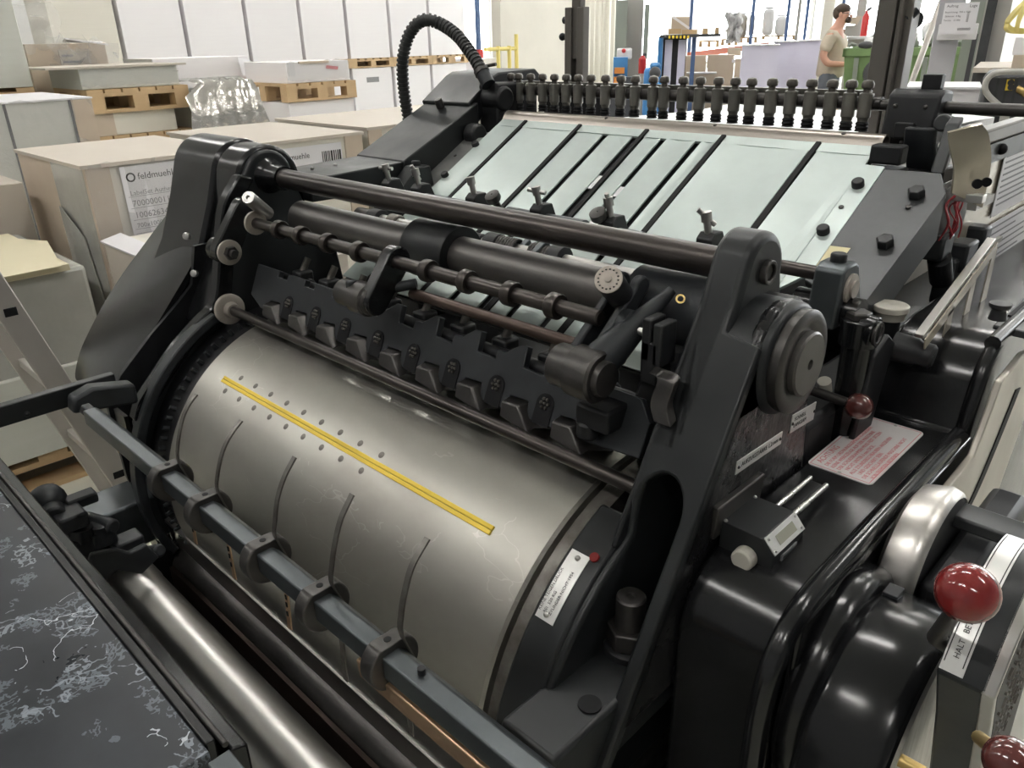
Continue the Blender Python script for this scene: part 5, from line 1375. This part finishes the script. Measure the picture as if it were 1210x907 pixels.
for i, (u0, u1, v0) in enumerate(((790, 805, 34), (806, 824, 35), (830, 837, 33), (845, 850, 32))):
    t = ft('wood_block', 'wood block', ['long wooden block at the striped end of the lifting table', 'wooden block beside the taped carton on the lifting table', 'second-last wooden block along the lifting table', 'last wooden block at the free end of the lifting table'][i], (u0+u1)/2, 10.8, 'wood blocks on the lifting table')
    fbox(B(), u0, u1, v0, 40.3, 10.85, .3).build('block', 'wood', t)
# storage rack behind with orange beam and pallets
t = ft('storage_rack', 'rack', 'storage rack with an orange beam and blue uprights behind the cartons', 860, 14)
B().plate([far(812, 62, 13.5), far(905, 50, 15.5), far(905, 57, 15.5), far(812, 69, 13.5)], .06).build('rack_beam', 'rack_orange', t)
for u, D in ((822, 14.5), (897, 14.5), (940, 14), (963, 13.5), (953, 15), (1006, 15)):
    fbox(B(), u-2, u+2, -60, 100, D, .1, 0).build('upright', 'rack_blue' if u != 953 else 'machine_grey', t)
for i, (u0, u1, v0, v1, D) in enumerate(((826, 850, 48, 56, 14), (852, 872, 46, 54, 14.4), (874, 895, 44, 51, 14.8), (900, 940, 42, 47, 15.2))):
    t = ft('wooden_pallet', 'pallet', ['pallet on the orange beam nearest the lifting table', 'second pallet along the orange rack beam', 'third pallet along the orange rack beam', 'last pallet on the rack, behind the lilac stacks'][i], (u0+u1)/2, D, 'pallets on the orange beam')
    fbox(B(), u0, u1, v0, v0+1.5, D, .8).build('deck', 'wood', t); fbox(B(), u0, u0+4, v0+1.5, v1, D, .8).build('runner', 'wood', t); fbox(B(), u1-4, u1, v0+1.5, v1, D, .8).build('runner', 'wood', t); fbox(B(), (u0+u1)/2-2, (u0+u1)/2+2, v0+1.5, v1, D, .8).build('runner', 'wood', t)
for i, (u0, u1, v0, v1, D) in enumerate(((806, 835, 66, 100, 12.6), (836, 868, 65, 80, 12.2), (836, 867, 80, 100, 12.2), (812, 846, 87, 104, 11.6), (869, 880, 70, 100, 12.8), (860, 876, 57, 66, 13.4))):
    t = ft('carton', 'carton', ['brown carton behind the blue mast of the lifting table', 'brown carton with a small white label, upper of two', 'brown carton below the one with the small white label', 'pale-topped carton in front of the brown carton stack', 'dark narrow carton beside the lilac sheet stack', 'small brown carton under the orange beam'][i], (u0+u1)/2, D)
    fbox(B(), u0, u1, v0, v1, D, .3, None if i in (1, 5) else 0).build('carton_body', 'carton', t)
    if i == 1: fbox(B(), 865, 869, 70, 74, D-.01, .01).build('small_label', 'label_white', t)
    if i == 3: fbox(B(), u0-1, u1+1, v0-1, v0+.4, D-.02, .32).build('lid', 'label_white', t)
t = ft('plastic_sack', 'film', 'clear plastic sack of film in front of the rack', 868, 12.8)  # plastic sack, floats in place with nothing holding it
random.seed(5)
B().grid([[far(852+24*i/8+random.uniform(-3, 3), 4+44*j/8+random.uniform(-2, 2), 12.7+random.uniform(-.15, .15)) for i in range(9)] for j in range(9)]).build('film', 'clear_film', t, sharp=180)
B().grid([[far(858+18*i/8+random.uniform(-3, 3), 14+36*j/8+random.uniform(-2, 2), 12.9+random.uniform(-.15, .15)) for i in range(9)] for j in range(9)]).build('film', 'bag_white', t, sharp=180)
for i, (u0, u1, v0, v1, D) in enumerate(((867, 884, 17, 45, 15.4), (886, 893, 16, 43, 15.2), (903, 916, 10, 42, 15.0), (917, 931, 19, 42, 15.1))):
    t = ft('white_roll', 'roll', ['grey-white wrapped bundle on the rack behind the film', 'narrow pale bundle next to the blue upright', 'taller white wrapped roll on the rack', 'shorter white wrapped roll on the rack'][i], (u0+u1)/2, D)
    fbox(B(), u0, u1, v0, v1, D, .5).build('roll', 'bag_white' if i > 1 else 'machine_grey', t, bevel=.06); fbox(B(), u0+1, u1-1, v0-2, v0, D+.1, .3).build('roll_end', 'label_white', t)
# lilac stacks
for i, (u0, u1, v0, D, dep) in enumerate(((877, 921, 54, 10.6, .9), (915, 944, 50, 11.6, 1.0), (944, 970, 48.5, 12.6, 1.0))):
    t = ft('paper_stack', 'paper stack', ['lilac-white sheet stack, the frontmost of three behind the sucker bar', 'lilac-white sheet stack, middle of three left of the man', 'lilac-white sheet stack right behind the man'][i], (u0+u1)/2, D)
    fbox(B(), u0, u1, v0, 120, D, dep*.55, .146).build('sheet_pile', 'sheet_lilac', t); fbox(B(), u0-1, u1+1, v0-1.2, v0, D-.03, dep*.55).build('top_sheet', 'label_white', t); fbox(B(), u0, u1, 0, 0, D, dep, 0) if False else None
    fbox(B(), u0, u1, 121, 132, D, dep*.55, 0).build('pallet_base', 'wood', t)
# workbench, extinguisher, grey pillar behind the man
t = ft('workbench', 'workbench', 'long white workbench behind the man and the green bin', 1020, 13)
fbox(B(), 1000, 1075, 43, 46, 12.8, .8).build('bench_top', 'label_white', t); fbox(B(), 1002, 1073, 46, 56, 12.9, .7, 0).build('bench_body', 'machine_grey', t)
t = ft('fire_extinguisher', 'extinguisher', 'red extinguisher by the grey pillar behind the green bin', 1022, 14)
c = far(1022, 30, 14); B().lathe([(-.22, 0), (-.22, .05), (.12, .05), (.17, .02), (.2, .015), (.2, 0)], c, (0, 0, 1), 16).build('bottle', 'red_paint', t); B().cyl((c.x, c.y, 0), (c.x, c.y, c.z-.2), .04).build('stand', 'machine_grey', t); B().cyl(c+V((0, 0, .2)), c+V((.04, .04, .24)), .02).build('valve', 'dark_grey', t)
struct('trim_1', fbox(B(), 1026, 1037, -80, 100, 14.5, .4, 0), 'machine_grey'); struct('trim_2', fbox(B(), 985, 998, -80, 100, 16, .4, 0), 'sheet_cream')
t = ft('carton', 'carton', 'pale open carton on the bench just right of the man', 1010, 12.8)
B().plate([far(u, v, 12.7) for u, v in ((1003, 21), (1019, 19), (1013, 29), (1003, 28))], .12).build('carton_body', 'carton', t); fbox(B(), 999, 1011, 30, 43, 12.7, .3).build('paper_tray', 'machine_grey', t)

# ------------------------------------------------------------------ green bin
t = ft('waste_bin', 'waste bin', 'large green wheeled waste bin full of white bags, right of the man', 1055, 10.4)
c0, c1 = far(1000, 57, 10.3), far(1118, 57, 10.3); r = V((c1.x-c0.x, c1.y-c0.y, 0)).normalized(); bk = V((-r.y, r.x, 0))
if bk.dot(V((c0.x, c0.y, 0))) < 0: bk = -bk
o_ = V((c0.x, c0.y, 0)); W = 1.30; zt_ = c0.z


def bp3(s, d, z): return o_+r*s+bk*d+V((0, 0, z))


q = B(); lo_ = [bp3(.12, .12, .18), bp3(W-.12, .12, .18), bp3(W-.12, .86, .18), bp3(.12, .86, .18)]; hi_ = [bp3(0, 0, zt_-.06), bp3(W, 0, zt_-.06), bp3(W, .98, zt_-.06), bp3(0, .98, zt_-.06)]
q._add(lo_+hi_, [(0, 1, 2, 3), (0, 1, 5, 4), (1, 2, 6, 5), (2, 3, 7, 6), (3, 0, 4, 7)]); q.build('bin_body', 'bin_green', t, solid=.03)
q = B()
for a_, b_ in (((-.03, -.03), (W+.03, .03)), ((-.03, .95), (W+.03, 1.01)), ((-.03, -.03), (.03, 1.01)), ((W-.03, -.03), (W+.03, 1.01))):
    q._add([bp3(x, y, z) for x, y, z in ((a_[0], a_[1], zt_-.09), (b_[0], a_[1], zt_-.09), (b_[0], b_[1], zt_-.09), (a_[0], b_[1], zt_-.09), (a_[0], a_[1], zt_), (b_[0], a_[1], zt_), (b_[0], b_[1], zt_), (a_[0], b_[1], zt_))], [(0, 1, 2, 3), (4, 5, 6, 7), (0, 1, 5, 4), (1, 2, 6, 5), (2, 3, 7, 6), (3, 0, 4, 7)])
q.build('bin_rim', 'bin_green', t, bevel=.01)
for s in (.10, .80): B().plate([bp3(s, -.01, zt_-.10), bp3(s+.05, -.01, zt_-.10), bp3(s+.07, .08, .4), bp3(s+.03, .08, .4)], .05).build('bin_rib', 'machine_green', t)
B().lathe([(0, .16), (.05, .15), (.07, .10), (.07, 0)], bp3(.37, .02, zt_-.26), -bk, 24).build('bin_pivot', 'dark_grey', t)
B().cyl(bp3(.37, .0, zt_-.30), bp3(.62, .0, zt_-.22), .06, n=12).build('bin_lever', 'dark_grey', t)
for s, d in ((.2, .2), (1.1, .2), (.2, .8), (1.1, .8)): B().cyl(bp3(s, d-.03, .1), bp3(s, d+.03, .1), .1).build('bin_wheel', 'rubber', t)
random.seed(2)
for i, (s, d, z, rr) in enumerate(((.30, .25, .02, .14), (.60, .40, .05, .14), (.92, .55, .14, .17), (1.18, .30, .08, .13))):
    tb2 = thing('rubbish_bag', bp3(s, d, zt_+z-.15), ['small white bag at the front corner of the green bin', 'crumpled white bag behind the first in the green bin', 'biggest white bag heaped in the green bin', 'white bag at the far end of the green bin'][i], 'bag', 'bags in the green bin')
    q = B().ball(bp3(s, d, zt_+z), rr, (1, 1, .8), 18)
    for v in q.bm.verts: v.co += V((random.uniform(-.03, .03), random.uniform(-.03, .03), random.uniform(-.03, .03)))
    q.build('bag', 'bag_white', tb2, sharp=180); B().cyl(bp3(s, d, zt_+z+rr*.7), bp3(s+.03, d, zt_+z+rr*.95), .03, .05, 10).build('bag_knot', 'bag_white', tb2)
t = thing('glove', bp3(.12, .05, zt_), 'dark crumpled work glove lying on the corner of the green bin', 'glove')
q = B().ball(bp3(.20, .0, zt_+.03), .07, (1.2, .8, .6), 14); q.build('palm', 'dark_grey', t); q = B()
for i in range(4): q.tube([bp3(.10-.01*i, -.02+.02*i, zt_+.03), bp3(.05, -.03+.03*i, zt_+.05), bp3(.02, -.03+.03*i, zt_+.02)], .016, 8)
q.build('fingers', 'machine_green', t)

# ------------------------------------------------------------------ the man
hd = far(984, 60, 11.6); mo = V((hd.x, hd.y, 0))
mf = V((.99, .14, 0)).normalized(); ml = V((-mf.y, mf.x, 0))     # facing right in the picture; ml = his left


def mp_(f, l, z): return mo+mf*f+ml*l+V((0, 0, z))


man = thing('person', mo, 'man in beige t-shirt and grey trousers looking down at his hands by green bin', 'person')


def skin(name, pts, edges, mt, parent, sub=2, origin=None):
    me = bpy.data.meshes.new(name)
    ps = [mp_(*p[:3]) for p in pts]; c = sum(ps, V((0, 0, 0)))/len(ps)
    me.from_pydata([p-c for p in ps], edges, [])
    o = bpy.data.objects.new(name, me); COL.objects.link(o); WORLD[o] = c
    o.parent = parent; o.location = c-WORLD[parent]
    md = o.modifiers.new('skin', 'SKIN'); md.use_smooth_shade = True
    for i, p in enumerate(pts):
        sv_ = me.skin_vertices[0].data[i]; sv_.radius = p[3] if isinstance(p[3], tuple) else (p[3], p[3]); sv_.use_root = (i == 0)
    s = o.modifiers.new('sub', 'SUBSURF'); s.levels = sub; s.render_levels = sub
    me.materials.append(M[mt]); return o


bodyp = [(0, 0, .95, (.10, .08)), (0, 0, 1.12, (.125, .085)), (.01, 0, 1.30, (.165, .105)), (.0, 0, 1.45, (.13, .085)), (.025, 0, 1.535, .066), (.055, 0, 1.60, .070), (.075, 0, 1.685, .088), (.065, 0, 1.735, .075),
         (.0, -.17, 1.43, .062), (-.05, -.235, 1.20, .050), (.02, -.22, 1.11, .045), (.20, -.09, 1.10, .032), (.26, -.05, 1.115, .026),
         (.0, .17, 1.43, .062), (-.02, .24, 1.20, .050), (.05, .21, 1.11, .045), (.20, .07, 1.12, .032), (.26, .03, 1.13, .026),
         (0, -.10, .86, .075), (.01, -.11, .50, .065), (-.01, -.11, .10, .045), (.10, -.12, .05, .04),
         (0, .10, .86, .075), (.02, .11, .50, .065), (.0, .11, .10, .045), (.11, .12, .05, .04)]
bodye = [(0, 1), (1, 2), (2, 3), (3, 4), (4, 5), (5, 6), (6, 7), (3, 8), (8, 9), (9, 10), (10, 11), (11, 12), (3, 13), (13, 14), (14, 15), (15, 16), (16, 17), (0, 18), (18, 19), (19, 20), (20, 21), (0, 22), (22, 23), (23, 24), (24, 25)]
body = skin('body', bodyp, bodye, 'skin', man)
for sgn, z0 in ((-1, 1.115), (1, 1.13)):
    hb = (.26, -.05, 1.115) if sgn < 0 else (.26, .03, 1.13)
    for i in range(4):
        l0_ = hb[1]-.028+.019*i
        skin('finger', [(hb[0], l0_, z0, .011), (hb[0]+.045, l0_+.004, z0+.004, .010), (hb[0]+.075-.006*abs(i-1.5), l0_+.006, z0-.014, .009), (hb[0]+.082-.006*abs(i-1.5), l0_+.006, z0-.034, .008)], [(0, 1), (1, 2), (2, 3)], 'skin', body, 1)
    skin('thumb', [(hb[0]-.01, hb[1]-sgn*.03, z0+.01, .012), (hb[0]+.03, hb[1]-sgn*.045, z0+.025, .011), (hb[0]+.055, hb[1]-sgn*.03, z0+.03, .009)], [(0, 1), (1, 2)], 'skin', body, 1)
skin('shirt', [(0, 0, .92, (.186, .146)), (0, 0, .99, (.190, .150)), (0, 0, 1.10, (.185, .142)), (.01, 0, 1.28, (.188, .128)), (.0, 0, 1.44, (.15, .10)), (.015, 0, 1.495, (.078, .075)), (.0, -.17, 1.43, .085), (-.045, -.235, 1.24, .078), (.0, .17, 1.43, .085), (-.02, .24, 1.24, .078)],
     [(0, 1), (1, 2), (2, 3), (3, 4), (4, 5), (4, 6), (6, 7), (4, 8), (8, 9)], 'shirt', man)
skin('trousers', [(0, 0, 1.06, (.150, .115)), (0, 0, .93, (.165, .125)), (0, -.10, .82, .112), (.01, -.11, .50, .085), (-.01, -.11, .09, .075), (0, .10, .82, .112), (.02, .11, .50, .085), (.0, .11, .09, .075)], [(0, 1), (1, 2), (2, 3), (3, 4), (1, 5), (5, 6), (6, 7)], 'trousers', man)
B().ball(mp_(.055, 0, 1.735), .095, (1, 1, .72), 20).build('hair', 'hair', man)
B().ball(mp_(.02, 0, 1.70), .088, (.9, .95, 1), 20).build('hair', 'hair', man)
B().ball(mp_(.135, 0, 1.612), .045, (1, 1.1, .9), 14).build('beard', 'hair', man)
B().ball(mp_(.168, 0, 1.655), .017, (1.2, .8, 1.2), 10).build('nose', 'skin', man)
for s in (-1, 1): B().ball(mp_(.06, s*.085, 1.675), .022, (1, .5, 1.4), 10).build('ear', 'skin', man)
q = B()
for s in (-1, 1): q.ring(mp_(.158, s*.034, 1.685), mf+V((0, 0, -.2)), .026, .021, .006, 16); q.cyl(mp_(.15, s*.058, 1.69), mp_(.05, s*.085, 1.69), .004, n=6)
q.cyl(mp_(.165, -.012, 1.69), mp_(.165, .012, 1.69), .003, n=6); q.build('glasses', 'dark_grey', man)
for s in (-1, 1): B().box(mp_(.06, s*.115, .035), (.1, .1, .07), None).build('shoe', 'dark_grey', man, bevel=.02)
tg = thing('handheld_device', mp_(.31, -.01, 1.10), 'dark phone held by the man in both hands', 'phone')
B().box(mp_(.335, -.01, 1.115), (.07, .07, .012)).build('phone_body', 'dark_grey', tg, bevel=.003); B().box(mp_(.335, -.01, 1.1225), (.06, .06, .002)).build('screen', 'lcd', tg)
# his right arm's reach: small dark tool on the bin corner is the glove above

# ------------------------------------------------------------------ right background
t = ft('label_stand', 'stand', 'grey sheet-metal stand with a white printed job sheet clipped on top', 1135, 5.4)
fbox(B(), 1118, 1150, -40, 150, 5.45, .12, 0).build('stand_column', 'stand_grey', t, bevel=.004); fbox(B(), 1150, 1156, 40, 150, 5.5, .10, 0).build('stand_edge', 'dark_grey', t)
fbox(B(), 1110, 1157, 28, 47, 5.40, .03).build('sheet_holder', 'bag_white', t, bevel=.004); sh = fbox(B(), 1117, 1158, 3, 40, 5.36, .004).build('job_sheet', 'label_white', t)
c0, c1 = far(1117, 3, 5.352), far(1158, 3, 5.352); rr = V((c1.x-c0.x, c1.y-c0.y, 0)); W_ = rr.length; rr.normalize(); px_ = W_/41
def on_sheet(u, v): return c0+rr*((u-1117)*px_)+V((0, 0, -(v-3)*px_))
for s, u, v, sz in (('Auftrag', 1120, 9, 4.5), ('Lage', 1147, 9.5, 5), ('Bezeichnung  700 x 1000', 1119, 16, 3), ('Etiketten  4 fbg', 1120, 21, 3), ('Termin   12 000', 1119, 26, 3)):
    text(s, 'sheet_lettering', sz*px_, on_sheet(u, v), rr, (0, 0, 1), 'ink_black', sh)
q = B()
for i in range(12): q.box(on_sheet(1147, 16+i*1.0), (2.6*px_, .001, .4*px_), Matrix((rr, V((-rr.y, rr.x, 0)), V((0, 0, 1)))).transposed())
for i in range(14): q.box(on_sheet(1138+i*1.1, 36), (.5*px_, .001, 3*px_), Matrix((rr, V((-rr.y, rr.x, 0)), V((0, 0, 1)))).transposed())
q.build('barcode', 'ink_black', sh)
q = B().tube([far(1114, -3, 6.2), far(1074, 106, 5.6)], .018, 10); t = ft('slanted_pole', 'pole', 'thin slanted grey pole between the green bin and the label stand', 1094, 5.9); q.build('pole', 'alu', t); a_ = far(1074, 106, 5.6); B().cyl(a_, (a_.x, a_.y, 0), .018).build('pole_foot', 'alu', t)
t = ft('carton', 'carton', 'tall white carton standing behind the black rocker of the sucker bar', 1137, 4.4)
fbox(B(), 1072, 1159, 104, 200, 4.5, .4, 0).build('carton_body', 'sheet_white', t); fbox(B(), 1070, 1161, 103, 105, 4.48, .44).build('lid', 'label_white', t)
# dark machines at the right edge
t = ft('wooden_table', 'table', 'wooden-topped dark table at the right edge under a cardboard block', 1185, 6.2)
fbox(B(), 1150, 1260, 80, 86, 6.0, 1.0).build('table_top', 'carton_pale', t); fbox(B(), 1154, 1260, 86, 150, 6.05, .9, 0).build('table_body', 'dark_grey', t)
t = ft('carton', 'carton', 'small cardboard block on the wooden table at the right edge', 1205, 5.9); fbox(B(), 1198, 1240, 65, 80, 6.0, .3).build('carton_body', 'carton', t); fbox(B(), 1200, 1240, 44, 65, 6.05, .25).build('upper_block', 'label_white', t)
t = ft('grey_machine', 'machine', 'tall dark grey machine panel at the right edge behind the table', 1185, 7.5)
fbox(B(), 1178, 1210, -60, 82, 7.4, .5, 0).build('panel', 'machine_grey', t); fbox(B(), 1180, 1192, -60, 80, 7.3, .1, 0).build('panel_door', 'plate_dark', t); fbox(B(), 1158, 1178, -60, 62, 8, .3, 0).build('panel_frame', 'machine_green', t); fbox(B(), 1160, 1176, 55, 80, 7.6, .3).build('machine_bracket', 'machine_grey', t)
B().plate([far(u, v, 7.5) for u, v in ((1169, 26), (1178, 24), (1176, 62), (1157, 60))], .1).build('hopper', 'plate_dark', t)
t = ft('hanging_cable_chain', 'cable chain', 'yellow dotted cable chain hanging in a loop at the top right', 1200, 5.6)
pth = smooth_path([far(u, v, 5.6) for u, v in ((1218, -2), (1205, 10), (1193, 22), (1186, 32), (1189, 38), (1198, 40), (1212, 40))], 5)
B().strip([p for p in pth], (.03, -.03, 0), (0, 0, .03)).build('chain_band', 'chain_yellow', t); pth = smooth_path([far(u, v, 5.55) for u, v in ((1212, 0), (1206, 14), (1200, 28), (1198, 38))], 5); B().strip(pth, (.03, -.03, 0), (0, 0, .03)).build('chain_band', 'chain_yellow', t)
# pallet truck (dark) with its white hoop
t = ft('lift_truck', 'truck', 'dark lift truck with a bent tube guard and a yellow sign behind the drive tube', 1190, 4.0)
fbox(B(), 1163, 1260, 86, 175, 4.0, .4, 0).build('truck_body', 'dark_grey', t, bevel=.02)
for i in range(4): fbox(B(), 1168+i*11, 1171+i*11, 92, 165, 3.985, .02).build('truck_rib', 'plate_dark', t)
B().tube(smooth_path([far(u, v, 3.95) for u, v in ((1215, 85), (1185, 85), (1170, 90), (1164, 102), (1168, 113), (1182, 126), (1187, 135))], 5), .012, 10).build('tube_guard', 'machine_grey', t)
fbox(B(), 1190, 1199, 94, 107, 3.96, .01).build('yellow_sign', 'yellow', t)
for v in (97.5, 103.0): B().lathe([(0, .012), (.003, .012), (.003, 0)], far(1194.5, v, 3.957), CAM-far(1194.5, v, 3.957), 16).build('sign_mark', 'ink_black', t)
B().tube(smooth_path([far(u, v, 4.0) for u, v in ((1201, 104), (1208, 108), (1216, 114))], 4), .014, 10).build('truck_hose', 'brass', t)
fbox(B(), 1184, 1196, 126, 170, 3.93, .04).build('mast_strut', 'machine_grey', t)

# control cabinet beside the feeder
t = thing('control_cabinet', (-.42, 1.9, 0), 'beige feeder side cabinet hung with printed safety sheets, behind the bent guard', 'cabinet')
XC = -.385
B().ab((-.405, 1.49, .0), (XC, 2.5, 1.335)).build('cabinet_body', 'perspex_tan', t, bevel=.003)
B().ab((-.407, 1.485, 1.335), (XC+.006, 2.5, 1.36)).build('cabinet_rail', 'post_taupe', t, bevel=.004); B().ab((XC, 1.49, 1.30), (XC+.006, 2.5, 1.334)).build('cabinet_rail', 'plate_dark', t)
B().ab((XC, 1.50, 1.23), (XC+.016, 1.60, 1.245)).build('cabinet_step', 'machine_grey', t); B().ab((XC, 1.53, 1.25), (XC+.003, 1.58, 1.295)).build('cabinet_pane', 'plate_dark', t)
B().ab((XC, 1.49, 1.13), (XC+.012, 1.75, 1.14)).build('cabinet_step', 'machine_grey', t)
for y0_, y1_, z0_, z1_, n in ((1.66, 2.0, 1.19, 1.31, 9), (1.62, 1.98, .97, 1.175, 14)):
    sh = B().ab((XC+.003, y0_, z0_), (XC+.0045, y1_, z1_)).build('safety_sheet', 'label_white', t)
    q = B()
    for i in range(n):
        z = z1_-.012-i*(z1_-z0_-.02)/n; q.ab((XC+.0045, y0_+.015, z), (XC+.005, y1_-.015-random.random()*.12, z+.0035))
    q.build('sheet_print', 'ink_grey', sh)
for y, z in ((1.60, 1.15), (1.61, 1.32), (1.60, 1.0)): B().ball((XC+.008, y, z), .010, n=12).build('cabinet_knob', 'rubber', t)
t = thing('tall_panel', (-.36, 2.2, 0), 'white panel with a blue vertical stripe beyond the safety sheets', 'panel')
B().ab((-.372, 2.02, .0), (-.36, 2.4, 1.25)).build('panel', 'label_white', t); B().ab((-.36, 2.04, .1), (-.355, 2.10, 1.25)).build('blue_stripe', 'tape_blue', t)
# paper pile on the feeder
t = thing('paper_pile', (-.93, 1.86, 1.0), 'pile of large white sheets on the feeder behind the sucker bar', 'paper pile')
B().ab((-1.25, 1.47, 1.0), (-.545, 2.2, 1.318)).build('sheet_pile', 'paper_sheet', t)
B().grid([[V((-1.25+.705*i/8, 1.468+.73*j/8, 1.321+.004*math.sin(i*1.3+j*.8))) for i in range(9)] for j in range(9)]).build('top_sheet', 'paper_sheet', t, solid=.002)
# wooden pallet bits beyond the pile
t = ft('wooden_pallet', 'pallet', 'wooden pallet seen under the suckers beyond the white pile', 965, 5.0)
fbox(B(), 900, 1030, 118, 124, 5.0, .8).build('deck', 'wood', t)
for u in (905, 945, 985, 1020): fbox(B(), u-6, u+6, 124, 138, 5.0, .8, 0 if u == 905 else None).build('runner', 'wood', t)
# ladder
lt = thing('ladder', (-2.3, .5, 0), 'aluminium ladder leaning beside the black gear guard at the left', 'ladder')
XLd = -2.25
a0_, a1_ = px(0, 323, XLd), px(142, 540, XLd)
d_ = (a1_-a0_).normalized(); a1_ = a0_+d_*((0-a0_.z)/d_.z)
top_ = a0_-d_*.9
for off, nm in ((0, 'ladder_rail'),):
    n_ = -V((1, 0, 0)).cross(d_).normalized()
    B().strip([top_, a1_], n_*.062, V((.024, 0, 0))).build('ladder_rail', 'alu', lt, bevel=.003)
    B().strip([top_+V((-.40, 0, 0)), a1_+V((-.40, 0, 0))], n_*.062, V((.024, 0, 0))).build('ladder_rail', 'alu', lt, bevel=.003)
L_ = (a1_-top_).length
for k in range(int(L_/.28)):
    c = top_+d_*(.15+.28*k)+n_*.031
    B().box(c+V((-.19, 0, 0)), (.40, .026, .026)).build('rung', 'alu', lt, bevel=.003)
    B().box(c+V((.024, 0, 0)), (.003, .030, .022)).build('rung_end', 'rubber', lt, bevel=.002)
# small things on the floor
tag(B().plate([pz(u, v, .012) for u, v in ((52, 476), (64, 474), (68, 490), (56, 492))], .012).build('dark_block', 'dark_grey', bevel=.003), 'small dark block lying on the concrete floor by the ladder', 'block')
tag(B().lathe([(0, .03), (.002, .03), (.002, 0)], pz(12, 550, .001), (0, 0, 1), 16).build('yellow_scrap', 'yellow'), 'tiny yellow scrap on the concrete floor at the left edge', 'scrap')
# ------------------------------------------------------------------ light and colour management
w = bpy.data.worlds.new('hall_light'); SC.world = w; w.use_nodes = True
w.node_tree.nodes['Background'].inputs['Color'].default_value = (.93, .96, 1, 1)
w.node_tree.nodes['Background'].inputs['Strength'].default_value = .45
SC.view_settings.view_transform = 'Standard'; SC.view_settings.look = 'None'
SC.view_settings.exposure = 1.25; SC.view_settings.gamma = 1; SC.view_settings.use_curve_mapping = False
